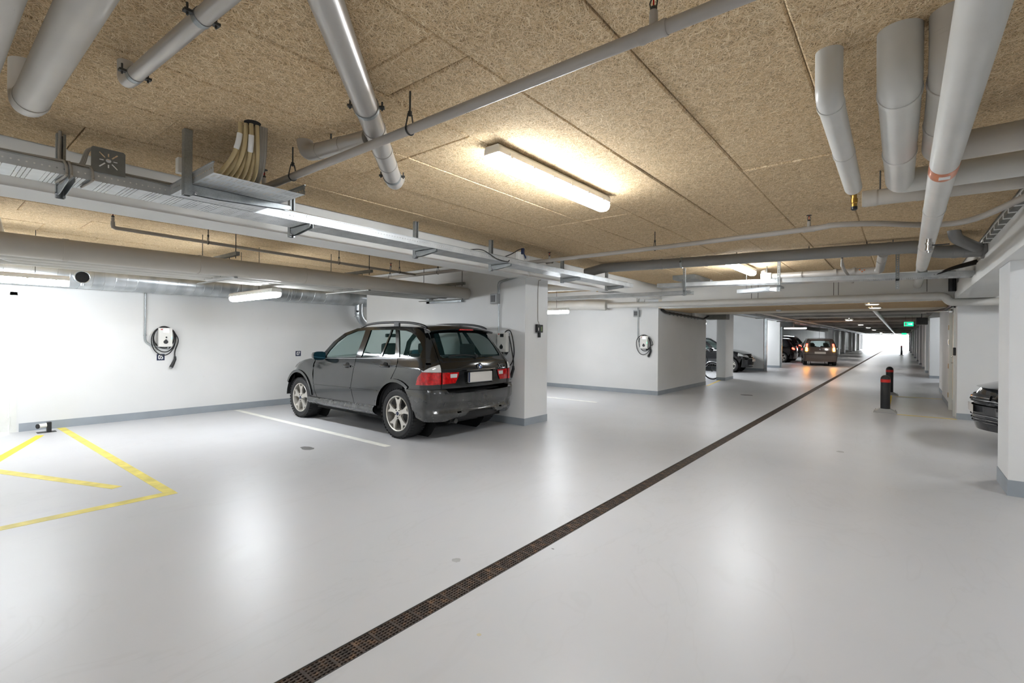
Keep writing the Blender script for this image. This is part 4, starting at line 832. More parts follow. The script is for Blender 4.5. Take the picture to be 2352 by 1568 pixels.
lamp('fluorescent_lamp', 'fluorescent lamp on the far right bays', (2.4, 22.0, 2.5), (2.4, 23.5, 2.5), mount=2.7)
# far services
for k, (y, z, r, lab) in enumerate(((17.2, 2.45, .05, 'far cross pipe just past the soffit'), (19.6, 2.5, .035, 'slim far cross pipe behind the first round light'), (21.5, 2.42, .06, 'far cross pipe before the exit sign'), (26.5, 2.48, .05, 'far cross pipe past the exit sign'), (31.0, 2.45, .06, 'far cross pipe over the turning car'), (36.0, 2.45, .05, 'far cross pipe beyond the turning car'), (45.0, 2.45, .06, 'far cross pipe in the middle of the long aisle'), (54.0, 2.45, .06, 'far cross pipe towards the daylight'), (66.0, 2.45, .07, 'far cross pipe near the daylight exit'))):
    pipe('service_pipe', lab, [(-4.7, y, z), (.8, y+.1, z-.02)], r, 'silver_pipe' if k % 2 else 'sprinkler_grey', 0, 12, group='cross pipes over the far aisle', rods=[((-3.5, y+.02, z), 2.7), ((-.6, y+.07, z), 2.7)])
pipe('service_pipe', 'long silver pipe along the far aisle on the exit sign side', [(-.6, 15.6, 2.29), (-.6, 95, 2.29)], .06, 'silver_pipe', 0, 12, rods=[((-.6, y, 2.29), 2.7) for y in (17.5, 27.5, 41, 56, 71)])
pipe('service_pipe', 'long grey pipe along the far aisle beside the tray', [(-3.6, 15.6, 2.29), (-3.6, 95, 2.29)], .045, 'sprinkler_grey', 0, 12, rods=[((-3.6, y, 2.29), 2.7) for y in (18, 28, 40, 55)])
pipe('service_pipe', 'silver pipe across the bay of the two dark cars', [(-9.7, 29.2, 2.42), (-5.3, 28.6, 2.42)], .09, 'silver_pipe', 0, 14, rods=[((-6.5, 28.8, 2.42), 2.7)])
tray('cable_tray', 'long cable tray along the left side of the far aisle', (-4.35, 16.0, 2.28), 76.0, .30, 0, 0, 19.0)
for k in range(12):
    y = 17.0 + 4.2*k; MB().box((-4.52, y, 2.24), (-4.18, y+.04, 2.28)).box((-4.54, y, 2.24), (-4.51, y+.04, 2.70)).build('tray_bracket', 'strut_steel', label='bracket of the far aisle cable tray', cat='bracket', group='brackets of the far aisle tray')
o = MB().cbox((-4.75, 15.55, 2.02), (-4.15, 15.95, 2.24), .01).build('slotted_plate', 'strut_steel', label='dark slotted steel plate under the soffit end', cat='plate')
for x in (-4.6, -4.3): MB().tube([(x, 15.75, 2.22), (x, 15.75, 2.70)], .006, 6).build('hanger_rod', 'dark_steel', o)
MB().cbox((-4.66, 27.2, 2.05), (-4.15, 27.75, 2.28), .01).build('ventilation_unit', 'dark_steel', label='dark grey box unit above the end partition', cat='fan unit')
MB().tube([(-4.72, 24.05, .0), (-4.72, 24.05, 2.65)], .07, 4, smooth=False).build('steel_post', 'galv', label='galvanised steel post at the far partition edge', cat='post')
MB().tube([(-4.68, 27.4, .0), (-4.68, 27.4, 2.05)], .06, 4, smooth=False).build('steel_post', 'galv', label='galvanised steel post at the end partition edge', cat='post')

# ------------------------------------------------------------------ daylight end
struct('floor_outside', MB().box((-60, Y_END+6, -.2), (60, 190, -.01)), simple('outside_paving', sr(205, 205, 200), .8))
wallbox('wall_end_left', (-9.85, Y_END-.4, 0), (-4.75, Y_END, 2.7)); wallbox('wall_end_right', (.95, Y_END-.4, 0), (7, Y_END, 2.7)); wallbox('wall_end_top', (-4.75, Y_END-.4, 2.27), (.95, Y_END, 2.7))
struct('ceiling_outside', MB().box((-12, Y_END, 2.75), (9, Y_END+1, 3.0)), 'concrete_dark')
ft = thing('steel_gate', 'grey steel bar gate outside the daylight exit', 'gate', (-.4, 99.0, 0))
for k in range(15): x = -2.0 + .205*k; MB().box((x-.03, 98.97, -.01), (x+.03, 99.03, 2.15)).build('bar', 'strut_steel', ft)
MB().box((-2.05, 98.96, 2.12), (.95, 99.04, 2.2)).build('top_rail', 'grey_plastic', ft); MB().box((-2.05, 98.96, .05), (.95, 99.04, .13)).build('bottom_rail', 'grey_plastic', ft)
ft = thing('steel_gate', 'half open pale bar gate beside the grey gate', 'gate', (-2.8, 100.5, 0))
for k in range(6): x = -3.1 + .16*k; MB().box((x-.02, 100.47, -.01), (x+.02, 100.53, 1.9)).build('bar', 'grey_plastic', ft)
MB().box((-3.15, 100.47, 1.86), (-2.2, 100.53, 1.92)).build('top_rail', 'white_plastic', ft)
tr = thing('small_tree', 'small bare tree outside the daylight exit', 'tree', (-3.7, 103, 0))
MB().tube([(-3.7, 103, 0), (-3.68, 103, .9), (-3.62, 103, 1.6)], [.06, .05, .03], 8).build('trunk', 'dark_steel', tr)
random.seed(5); m = MB()
for k in range(26):
    z = .7+1.1*random.random(); a = random.random()*6.28; L = .2+.25*random.random(); m.tube([(-3.67, 103, z), (-3.67+L*math.cos(a), 103+L*math.sin(a), z+.25*random.random())], .02, 5)
m.build('branches', 'dark_steel', tr, kind='stuff')

# ------------------------------------------------------------------ cars
class Curve1:      # smooth monotone interpolation through (x, y)
    def __init__(s, pts):
        s.x = [p[0] for p in pts]; s.y = [p[1] for p in pts]; n = len(pts); d = [(s.y[i+1]-s.y[i])/(s.x[i+1]-s.x[i]) for i in range(n-1)]
        s.m = [d[0]] + [0 if d[i-1]*d[i] <= 0 else 2*d[i-1]*d[i]/(d[i-1]+d[i]) for i in range(1, n-1)] + [d[-1]]
    def __call__(s, x):
        X = s.x
        if x <= X[0]: return s.y[0] + s.m[0]*(x-X[0])*.0
        if x >= X[-1]: return s.y[-1]
        i = 0
        while X[i+1] < x: i += 1
        h = X[i+1]-X[i]; t = (x-X[i])/h
        return (s.y[i]*(2*t**3-3*t*t+1) + h*s.m[i]*(t**3-2*t*t+t) + s.y[i+1]*(3*t*t-2*t**3) + h*s.m[i+1]*(t**3-t*t))
class CarSurf:
    """Horizontal sections of the body: w(z) half width, xr(z)/xf(z) rear and front faces. q runs from the middle of the face round the corner and along the side."""
    def __init__(s, w, xr, xf, r=.22, rf=.30, bow=.07, bowf=.16, mid=1.1, taper=.05, half=2.3):
        s.w, s.xr, s.xf = Curve1(w), Curve1(xr), Curve1(xf); s.r, s.rf, s.bow, s.bowf, s.mid, s.taper, s.half = r, rf, bow, bowf, mid, taper, half
    def side_y(s, x, z, off=0.0): return s.w(z)*(1-s.taper*abs((x-s.mid)/s.half)**3.5) + off
    def q_side(s, x, z, front=False):
        r = s.rf if front else s.r; w = s.w(z); xe = (s.xf(z)-s.bowf-r) if front else (s.xr(z)+s.bow+r)
        return (w-r) + r*PI/2 + ((xe-x) if front else (x-xe))
    def map(s, q, z, off=0.0, front=False):
        r = s.rf if front else s.r; w = s.w(z); b = s.bowf if front else s.bow; sg = 1 if front else -1
        X = s.xf(z) if front else s.xr(z)
        c = w - r; L = r*PI/2
        if q <= c:
            k = q/max(c, .01); x = X - sg*b*k*k; nx, ny = sg, 2*b*q/(c*c)
            l = math.hypot(1, 2*b*q/(c*c)); nrm = Vector((sg/l, 2*b*q/(c*c)/l, 0)); y = q
        elif q < c + L:
            a = (q-c)/r; x = X - sg*b - sg*r*(1-math.cos(a)); y = c + r*math.sin(a); nrm = Vector((sg*math.cos(a), math.sin(a), 0))
        else:
            x = X - sg*b - sg*r - sg*(q-c-L); y = w; nrm = Vector((0, 1, 0))
        t = 1-s.taper*abs((x-s.mid)/s.half)**3.5
        return Vector((x, y*t, z)) + nrm*off
def arc(cx, cz, r, a0, a1, n=12, ry=None):
    ry = ry or r; return [(cx + r*math.cos(math.radians(a0+(a1-a0)*k/n)), cz + ry*math.sin(math.radians(a0+(a1-a0)*k/n))) for k in range(n+1)]
def skin(name, loops, fmap, mat, parent, grid=.07, off=0.0, lip=.022, mirror=False, both=True, lipmat=None, seal=True):
    """Polygon with holes in a 2-D parameter plane, cut into a grid and laid on the surface fmap(u, v, off)."""
    tri = geometry.tessellate_polygon([[Vector((p[0], p[1], 0)) for p in l] for l in loops]); flat = [p for l in loops for p in l]
    bm = bmesh.new(); vs = [bm.verts.new((p[0], p[1], 0)) for p in flat]
    for t in tri:
        try: bm.faces.new([vs[i] for i in t])
        except ValueError: pass
    us = [p[0] for p in flat]; zs = [p[1] for p in flat]
    for lo, hi, ax in ((min(us), max(us), 0), (min(zs), max(zs), 1)):
        n = int((hi-lo)/grid)
        for k in range(1, n+1):
            c = lo + (hi-lo)*k/(n+1); co = [0, 0, 0]; no = [0, 0, 0]; co[ax] = c; no[ax] = 1
            bmesh.ops.bisect_plane(bm, geom=bm.verts[:]+bm.edges[:]+bm.faces[:], plane_co=co, plane_no=no, dist=1e-5)
    bmesh.ops.remove_doubles(bm, verts=bm.verts, dist=2e-4)
    bm.verts.index_update(); UV = [(v.co.x, v.co.y) for v in bm.verts]; F = [[v.index for v in f.verts] for f in bm.faces]; B = [(e.verts[0].index, e.verts[1].index) for e in bm.edges if e.is_boundary]
    bm.free()
    def surf(u, v, o): return fmap(u, v, o)
    V = [surf(u, v, off) for u, v in UV]; e = .004; N = []
    for u, v in UV:
        a = surf(u+e, v, off)-surf(u-e, v, off); b = surf(u, v+e, off)-surf(u, v-e, off); n = a.cross(b)
        if n.length < 1e-9: n = Vector((0, 0, 1))
        n.normalize(); d = surf(u, v, off+.05)-surf(u, v, off)
        if n.dot(d) < 0: n = -n
        N.append(n)
    n0 = len(V); F2 = []
    for f in F:
        fn = (V[f[1]]-V[f[0]]).cross(V[f[2]]-V[f[0]]); F2.append(f if fn.dot(N[f[0]]) > 0 else f[::-1])
    if lip:
        for a, b in B:
            i = len(V); V += [V[a], V[b], surf(*UV[b], off-lip), surf(*UV[a], off-lip)]; m_ = (V[b]-V[a]).cross(N[a]).normalized() if (V[b]-V[a]).length > 1e-9 else N[a]
            N += [(N[a]*.5+m_*.5).normalized()]*0 + [m_]*4; F2.append([i, i+1, i+2, i+3])
    outs = []
    for sgn in ((1, -1) if both else (1,)):
        me = bpy.data.meshes.new(name); P = [(v.x, v.y*sgn, v.z) for v in V]; FF = F2 if sgn == 1 else [f[::-1] for f in F2]
        me.from_pydata(P, [], FF); me.update(); me.polygons.foreach_set('use_smooth', [True]*len(me.polygons))
        me.normals_split_custom_set_from_vertices([(n.x, n.y*sgn, n.z) for n in N])
        me.materials.append(MATS[mat]); o = bpy.data.objects.new(name, me); COL.objects.link(o); o.parent = parent; outs.append(o)
    return outs[0] if len(outs) == 1 else outs
def dens(loop, step=.12):      # add points on long straight edges so they follow the curved body
    out = []; n = len(loop)
    for i in range(n):
        a, b = loop[i], loop[(i+1) % n]; d = math.hypot(b[0]-a[0], b[1]-a[1]); k = max(1, int(d/step))
        for j in range(k): out.append((a[0]+(b[0]-a[0])*j/k, a[1]+(b[1]-a[1])*j/k))
    return out
m_carpaint('paint_black', sr(10, 12, 13), .30, .2, 1.0); m_carpaint('paint_dirty', sr(14, 15, 16), .50, .1, .95); m_carpaint('paint_clean', sr(10, 11, 16), .12); m_carpaint('paint_taupe', sr(104, 95, 91), .2); m_carpaint('paint_grey', sr(52, 54, 58), .1)
simple('belt_metal', sr(120, 121, 122), .4, .5, .03); simple('trim_black', sr(20, 20, 21), .5, 0, .1, 6); simple('seat_fabric', sr(44, 44, 44), .85, 0, .1, 10); simple('alloy', sr(196, 192, 184), .32, .6, .06, 8); simple('liner', sr(12, 12, 12), .95)
simple('lens_dark', sr(40, 41, 43), .06, 0, .2, 20, 1.0); simple('lens_clear', sr(196, 197, 195), .1, 0, .03, 30, 1.0); simple('lens_red', sr(190, 12, 14), .08, 0, .25, 30, 1.0); simple('plate_blank', sr(206, 202, 196), .4, 0, .03, 2); simple('roundel_blue', sr(40, 90, 170), .3); simple('mirror_glass', sr(70, 120, 140), .03, .9, .02)
def wheel(parent, x, y, r, wd, side, spokes=5, rimf=.70, tyre='rubber', alloy='alloy', detail=True):
    """side = +1: outer face towards +y."""
    root = bpy.data.objects.new('wheel', None); COL.objects.link(root); root.parent = parent; root.location = (x, y, r); root.empty_display_size = .1
    if side < 0: root.rotation_euler = (0, 0, PI)
    h = wd/2; rr = r*rimf; S = 40
    prof = [(rr, -h*.85), (rr*1.08, -h*.98), (r*.90, -h*1.0), (r*.965, -h*.88), (r*.99, -h*.6)] + [(r, -h*.4), (r, h*.4)] + [(r*.99, h*.6), (r*.965, h*.88), (r*.90, h*1.0), (rr*1.08, h*.98), (rr, h*.85)]
    MB().lathe(prof, (0,0,0), (0,1,0), S).build('tyre', tyre, root, local=True)
    if detail:
        m = MB()
        for k in range(44):
            a = 2*PI*k/44
            for s in (-1, 1):
                c = Vector((math.cos(a)*r*.988, s*h*.66, math.sin(a)*r*.988)); t = Vector((-math.sin(a), 0, math.cos(a)))
                m.obox(c, t, (0, 1, 0), (math.cos(a), 0, math.sin(a)), r*.045, h*.30, r*.014)
        m.build('tread_blocks', tyre, root, local=True, kind='stuff')
    MB().lathe([(rr*1.0, h*.86), (rr*1.03, h*.90), (rr*1.01, h*.94), (rr*.955, h*.90), (rr*.93, h*.55), (rr*.90, -h*.7)], (0,0,0), (0,1,0), S).build('rim_barrel', alloy, root, local=True)
    MB().lathe([(0, -h*.15), (rr*.90, -h*.15)], (0,0,0), (0,1,0), 24).build('brake_disc', 'dark_steel', root, local=True)
    yf = h*.62
    for k in range(spokes):
        a = 2*PI*k/spokes + .3; u = Vector((math.cos(a), 0, math.sin(a))); v = Vector((-math.sin(a), 0, math.cos(a)))
        pts = [(rr*.12, -rr*.13), (rr*.50, -rr*.115), (rr*.74, -rr*.20), (rr*.95, -rr*.31), (rr*.96, -rr*.20), (rr*.80, -rr*.055), (rr*.80, rr*.055), (rr*.96, rr*.20), (rr*.95, rr*.31), (rr*.74, rr*.20), (rr*.50, rr*.115), (rr*.12, rr*.13)]
        MB().prism(pts, Vector((0, yf-.004, 0)), u, v, Vector((0, 1, 0)), h*.20).build('spoke', alloy, root, local=True)
    MB().lathe([(0, yf+h*.24), (rr*.13, yf+h*.24), (rr*.17, yf+h*.20), (rr*.30, yf+h*.19), (rr*.32, yf-.01)], (0,0,0), (0,1,0), 24).build('hub', alloy, root, local=True)
    MB().lathe([(0, yf+h*.27), (rr*.10, yf+h*.27), (rr*.115, yf+h*.24)], (0,0,0), (0,1,0), 20).build('hub_cap', 'navy' if detail else 'chrome', root, local=True)
    if detail:
        for k in range(5):
            a = 2*PI*k/5 + .3 + PI/5; MB().lathe([(0, .012), (rr*.035, .012), (rr*.035, 0)], (math.cos(a)*rr*.22, yf+h*.19, math.sin(a)*rr*.22), (0,1,0), 6, False).build('wheel_bolt', 'dark_steel', root, local=True)
    return root

# ---------------- the black estate off-roader (x forward from the rear axle, y left, z up)
suv = thing('parked_car', 'dusty black off-road estate car parked against the near partition', 'car', (-5.45, 5.11, 0), rz=PI)
Sv = CarSurf(w=[(.0,.84),(.28,.865),(.40,.885),(.62,.898),(.80,.90),(.97,.892),(1.06,.868),(1.12,.848),(1.3,.772),(1.5,.688),(1.60,.63)],
            xr=[(.0,-.70),(.45,-.745),(.75,-.765),(.95,-.762),(1.06,-.735),(1.12,-.69),(1.3,-.565),(1.46,-.445),(1.55,-.37),(1.62,-.33)],
            xf=[(.0,3.18),(.5,3.28),(.75,3.26),(.9,3.18),(1.0,3.0),(1.7,2.0)], r=.20, rf=.36, bow=.06, bowf=.20)
SM = lambda q, z, o=0.0: Sv.map(q, z, o)
FM = lambda q, z, o=0.0: Sv.map(q, z, o, True)
def S(x, z): return (Sv.q_side(x, z), z)
def SL(pts): return [S(*p) for p in pts]
def F_(x, z): return (Sv.q_side(x, z, True), z)
Z_BELT = lambda x: 1.105 - .028*x
# front fender (front parameter)
arcF = arc(2.66, .36, .425, 178, -8, 16)
fen = [(2.13,.52), (2.165,.67), (2.155,.88), (2.12,1.035), (2.3,1.03), (2.45,1.005), (2.77,.945), (2.90,.90)]
skin('front_fender', [dens([F_(*p) for p in fen] + [(.52, .86), (.50, .70), (.52, .60)] + [F_(3.02,.585)] + [F_(*p) for p in arcF[::-1] if p[1] > .37] + [F_(2.215,.40), F_(2.05,.40)])], FM, 'paint_black', suv)
# doors
fd = [(2.112,1.038), (2.147,.88), (2.157,.67), (2.12,.515), (2.03,.39), (.99,.405), (1.042,.55), (1.068,.66), (1.008,.90), (.992,1.072)]
rdoor = [(.982,1.072), (.998,.90), (1.058,.66), (1.032,.55), (.98,.405), (.475,.415), (.43,.545), (.31,.69), (.135,.77), (.085,.84), (-.005,.98), (.005,1.10)]
for nm, poly in (('front_door', fd), ('rear_door', rdoor)):
    objs = skin(nm, [dens(SL(poly))], SM, 'paint_black', suv)
    hx, hz = (1.17, .955) if nm == 'front_door' else (.235, .995)
    for sgn, ob in zip((1, -1), objs):
        y = Sv.side_y(hx, hz)
        m = MB(); m.tube(spline([(hx+.10, sgn*(y-.004), hz), (hx+.07, sgn*(y+.028), hz+.004), (hx-.04, sgn*(y+.030), hz+.004), (hx-.09, sgn*(y+.002), hz)], 4), .016, 10); hd = m.build('door_handle', 'paint_clean', ob, local=True)
        MB().lathe([(0, .002), (.05, .002), (.058, -.002)], (hx, sgn*y, hz), (0, sgn, 0), 20).build('handle_recess', 'liner', ob, local=True)
# rear quarter (runs round the corner to the tailgate gap)
gap = lambda z: .70 if z < 1.06 else .70 - .10*(z-1.06)/.45
qp = SL([(-.005,1.102), (-.015,.98), (.075,.835), (.125,.775), (-.02,.785), (-.16,.745), (-.235,.705), (-.50,.712)]) + [(gap(.72), .718), (gap(.9), .9), (gap(1.06), 1.06), (gap(1.13), 1.13)] + SL([(-.52,1.13), (-.2,1.115)])
skin('rear_quarter', [dens(qp)], SM, 'paint_black', suv)
# crease line, lower moulding and belt strip
def strip_(name, pts, h, off, mat):
    lo = SL([(x, z-h/2) for x, z in pts]); hi = SL([(x, z+h/2) for x, z in pts][::-1]); skin(name, [dens(lo+hi)], SM, mat, suv, off=off, lip=off+.002, grid=.15)
strip_('lower_moulding', [(2.15,.605), (1.08,.625)], .012, .008, 'paint_black'); strip_('lower_moulding', [(1.045,.625), (.40,.635)], .012, .008, 'paint_black')
strip_('belt_strip', [(1.98,1.047), (1.0,1.078)], .008, .008, 'belt_metal'); strip_('belt_strip', [(.975,1.079), (.01,1.106)], .008, .008, 'belt_metal')
strip_('crease_moulding', [(2.12,.905), (1.02,.955)], .010, .005, 'paint_clean'); strip_('crease_moulding', [(.985,.957), (.0,1.0)], .010, .005, 'paint_clean'); strip_('crease_moulding', [(-.03,1.002), (-.55,1.012)], .010, .005, 'paint_clean')
# wheel arch trims
for cx, r, a0, a1 in ((2.66, .425, 172, -8), (-.0, .425, 186, 8)):
    ins = arc(cx, .36, r, a0, a1, 18); outs_ = arc(cx, .36, r+.045, a0, a1, 18)[::-1]
    if cx > 1: ins = [p for p in ins if p[1] > .30 and p[0] < 3.04]; outs_ = [p for p in outs_ if p[1] > .30 and p[0] < 3.06]
    else: ins = [p for p in ins if p[0] > -.30]; outs_ = [p for p in outs_ if p[0] > -.34]
    skin('wheel_arch_trim', [SL(ins+outs_)], SM, 'paint_dirty', suv, off=.016, lip=.05, grid=.2)
# sills
sv = Curve1([(.25,.80),(.30,.90),(.345,.935),(.385,.925),(.41,.89)])
skin('sill', [dens([(x, z) for x, z in ((2.27,.27), (2.30,.40), (2.02,.40), (.47,.415), (.44,.27))], .1)], lambda x, z, o=0.0: Vector((x, sv(z)*(1-.05*abs((x-1.1)/2.3)**3.5)+o, z)), 'paint_dirty', suv, grid=.03)
# greenhouse
A_out = [(2.03,1.045), (1.90,1.17), (1.77,1.32), (1.54,1.46), (1.25,1.535), (1.0,1.556), (.3,1.562), (-.20,1.545)]
fwin = [(1.86,1.062), (1.78,1.18), (1.66,1.315), (1.46,1.425), (1.22,1.492), (1.005,1.508), (.995,1.092)]
rwin1 = [(.865,1.508), (.375,1.512), (.40,1.122), (.862,1.100)]
rwin2 = [(.345,1.512), (.275,1.512), (.075,1.135), (.370,1.124)]
qwin = [(.195,1.503), (.03,1.498), (-.10,1.472), (-.22,1.425), (-.33,1.35), (-.43,1.25), (-.425,1.15), (-.37,1.14), (-.02,1.124)]
outer = [S(2.03,1.045), S(1.0,1.080), S(0,1.108), S(-.53,1.132)] + [(gap(1.13), 1.132), (gap(1.3), 1.3), (gap(1.45), 1.45), (gap(1.53), 1.53)] + SL(A_out[::-1][:-1])
skin('greenhouse_frame', [dens(outer)] + [dens(SL(w)) for w in (fwin, rwin1, rwin2, qwin)], SM, 'paint_black', suv, grid=.09)
for nm, w in (('front_side_window', fwin), ('rear_side_window', rwin1), ('vent_window', rwin2), ('quarter_window', qwin)): skin(nm, [dens(SL(w))], SM, 'car_glass', suv, off=-.010, lip=0, grid=.2)
for poly in ([(.995,1.092), (1.005,1.508), (.865,1.508), (.862,1.10)], [(.40,1.122), (.375,1.512), (.345,1.512), (.370,1.124)]): skin('pillar_cover', [dens(SL(poly))], SM, 'paint_clean', suv, off=.002, lip=.004, grid=.2)
# roof, bonnet, windscreen
def grid_surf(name, us, vs_, f, mat, lipz=0.0):
    V = [f(u, v) for u in us for v in vs_]; n = len(vs_); Fs = [(i*n+j, i*n+j+1, (i+1)*n+j+1, (i+1)*n+j) for i in range(len(us)-1) for j in range(n-1)]
    return MB().add(V, Fs, True).build(name, mat, suv, local=True)
lin = lambda a, b, n: [a+(b-a)*k/(n-1) for k in range(n)]
roofe = Curve1([(-.42,1.50),(-.2,1.545),(.3,1.562),(1.0,1.556),(1.30,1.523)])
grid_surf('roof', lin(-.40, 1.20, 18), lin(-1, 1, 15), lambda x, t: (x, t*(Sv.side_y(x, roofe(x))+.002), roofe(x) + .045*(1-t*t)), 'paint_black')
grid_surf('windscreen', lin(0, 1, 10), lin(-1, 1, 11), lambda k, t: (1.98+(1.20-1.98)*k + .16*(1-t*t)*(1-.3*k), t*(.80+(.70-.80)*k), 1.06+(1.545-1.06)*k + .012*math.sin(PI*k)), 'car_glass')
bon = Curve1([(1.9,1.06),(2.3,1.035),(2.6,.985),(2.9,.91),(3.1,.84)])
grid_surf('bonnet', lin(1.96, 3.12, 14), lin(-1, 1, 13), lambda x, t: (x + .16*(1-t*t)*max(0, (x-2.5)/.6)*1.0, t*(.86-.14*max(0, (x-2.4)/.7)**2), bon(x) + .05*(1-t*t)), 'paint_black')
MB().box((1.85,-.84,1.00), (2.02,.84,1.045)).build('cowl', 'trim_black', suv, local=True)
# front end
skin('front_bumper', [dens([(0,.26), (0,.62), (.5,.62), F_(3.03,.585), F_(3.07,.45), F_(3.0,.30), (.6,.24)])], FM, 'paint_black', suv, off=.02)
skin('front_panel', [dens([(.13,.63), (.13,.85), (.55,.86), (.50,.70), (.52,.63)])], FM, 'paint_black', suv)
skin('headlight', [dens([(.30,.72), (.30,.84), (.75,.84), (.78,.74)])], FM, 'lens_clear', suv, off=.006, lip=.01)
skin('grille', [dens([(.02,.66), (.02,.84), (.13,.84), (.13,.66)])], FM, 'trim_black', suv, off=.01, lip=.03)
# tailgate with window and number plate recess
tg = [(0,.722), (.30,.722), (gap(.72)-.008,.722), (gap(.9)-.008,.9), (gap(1.06)-.008,1.06), (gap(1.3)-.008,1.3), (gap(1.5)-.008,1.50), (.3,1.515), (0,1.518)]
glass = [(0,1.125), (.3,1.125), (.605,1.135), (.625,1.16), (.60,1.30), (.555,1.44), (.53,1.462), (.3,1.475), (0,1.478)]
rec = [(0,.765), (.275,.765), (.30,.80), (.315,.945), (0,.955)]
full = lambda pts: [(x, z) for x, z in pts] + [(-x, z) for x, z in pts[::-1] if x > 1e-6]
RM = lambda q, z, o=0.0: (lambda v: Vector((v.x, v.y if q >= 0 else -v.y, v.z)))(Sv.map(abs(q), z, o))
tail = skin('tailgate', [dens(full(tg)), dens(full(glass)), dens(full(rec))], RM, 'paint_black', suv, both=False)
skin('rear_window', [dens(full(glass))], RM, 'car_glass_dark', suv, off=-.008, lip=0, both=False)
skin('plate_recess', [dens(full(rec))], RM, 'paint_dirty', suv, off=-.022, lip=0, both=False)
xs = lambda y, z: RM(y, z).x
pl = MB().prism([(-.25,.79), (.25,.79), (.25,.925), (-.25,.925)], (-.775, 0, 0), (0,-1,0), (0,0,1), (-1,0,0), .006).build('number_plate', 'plate_blank', suv, local=True)
MB().prism([(-.25,.79), (-.215,.79), (-.215,.925), (-.25,.925)], (-.7815, 0, 0), (0,-1,0), (0,0,1), (-1,0,0), .001).build('blue_strip', 'navy', pl, local=True)
MB().tube([(-.785,-.26,.785), (-.785,.26,.785)], .006, 6).build('plate_frame', 'chrome', pl, local=True)
MB().tube([(-.79,-.30,.958), (-.79,.30,.958)], .010, 8).build('grip_strip', 'paint_clean', tail, local=True)
# emblem, badge, wiper, spoiler, brake light
ec = Vector((xs(0, 1.0)-.004, 0, 1.002)); em = MB().lathe([(0, 0), (.046, 0), (.046, .006), (.040, .010), (0, .012)], ec, (-1,0,.06), 28).build('emblem', 'trim_black', suv, local=True)
MB().lathe([(.043, .006), (.046, .012), (.049, .006)], ec, (-1,0,.06), 28).build('emblem_ring', 'chrome', em, local=True)
for k in range(4):
    a0 = k*PI/2; pts = [(0, 0)] + [(.028*math.cos(a0+PI/2*j/6), .028*math.sin(a0+PI/2*j/6)) for j in range(7)]
    MB().prism(pts, ec + Vector((-.0115, 0, 0)), (0,-1,0), (.06,0,1), (-1,0,0), .0015).build('emblem_quarter', 'roundel_blue' if k % 2 else 'white_print', em, local=True)
m = MB(); put_text(m, 'X5', .085, (xs(-.50, .985)-.004, -.50, .985), (.10,-1,0), (0,0,1), (-1,-.1,0), .006, 1.15, .002); m.build('badge_letters', 'chrome', suv, local=True, kind='stuff')
MB().tube([(xs(0,1.14)-.012, .02, 1.145), (xs(.2,1.16)-.012, .20, 1.165), (xs(.46,1.17)-.010, .46, 1.155)], .009, 8).build('rear_wiper', 'trim_black', suv, local=True)
MB().lathe([(0, .03), (.024, .03), (.028, 0)], (xs(0,1.14)-.002, 0, 1.14), (-1,0,.5), 14).build('wiper_boss', 'trim_black', suv, local=True)
sp = []
for k in range(17):
    t = -1+2*k/16; y = t*.655; x0 = -.36+.05*t*t; z0 = 1.588-.045*t*t
    sp += [(x0, y, z0-.004), (x0-.12, y*.99, z0-.040), (x0-.135, y*.985, z0-.056), (x0-.12, y*.985, z0-.072), (x0-.03, y, z0-.080)]
MB().add(sp, [(i*5+j, i*5+(j+1) % 5, (i+1)*5+(j+1) % 5, (i+1)*5+j) for i in range(16) for j in range(5)] + [(0,1,2,3,4), (84,83,82,81,80)], True).build('roof_spoiler', 'paint_black', suv, local=True)
MB().box((-.498, -.14, 1.512), (-.47, .14, 1.530)).build('brake_light', 'lens_red', suv, local=True)
# tail lights: outer on the quarter, inner on the tailgate
tlo = SL([(-.44,.775), (-.47,.87), (-.54,.95)]) + [(gap(1)+.16, 1.005), (gap(1.04)+.02, 1.045), (gap(1)+.008, 1.04), (gap(.8)+.008, .785)]
tlc = SL([(-.54,.95)]) + [(gap(1)+.16, 1.005), (gap(1.04)+.02, 1.045), (gap(1)+.008, 1.04), (gap(.95)+.008, .945)]
tlr = SL([(-.44,.775), (-.47,.87), (-.54,.945)]) + [(gap(.95)+.008, .94), (gap(.8)+.008, .785)]
skin('tail_light', [dens(tlr, .08)], SM, 'lens_red', suv, off=.010, lip=.014, grid=.06); skin('indicator_lens', [dens(tlc, .08)], SM, 'lens_clear', suv, off=.010, lip=.014, grid=.06)
tli = [(.688,.785), (.688,.938), (.41,.935), (.43,.865), (.475,.79)]
skin('inner_tail_light', [dens(tli, .08)], SM, 'lens_red', suv, off=.010, lip=.014, grid=.06)
skin('reverse_lens', [dens([(.56,.865), (.56,.915), (.44,.915), (.45,.865)], .05)], SM, 'lens_clear', suv, off=.0125, lip=.004, grid=.06)
# rear bumper
Sb = CarSurf(w=[(.0,.84),(.30,.87),(.45,.905),(.70,.915),(.8,.915)], xr=[(.20,-.70),(.30,-.80),(.38,-.835),(.45,-.80),(.55,-.845),(.66,-.85),(.72,-.835)], xf=[(0,3.2),(1,3.2)], r=.24, rf=.3, bow=.08)
BM = lambda q, z, o=0.0: Sb.map(q, z, o)
def B_(x, z): return (Sb.q_side(x, z), z)
bp = [(0,.665), (.62,.665), (.66,.712), (.75,.715), B_(-.50,.712), B_(-.22,.705), B_(-.30,.60), B_(-.37,.45), B_(-.41,.34), B_(-.55,.29), (.62,.285), (.50,.33), (.35,.335), (.27,.40), (0,.405)]
skin('rear_bumper', [dens(bp)], BM, 'paint_dirty', suv, lip=.09)
dfp = [(0,.405), (.27,.40), (.35,.335), (.50,.33), (.55,.295), (.40,.27), (0,.275)]
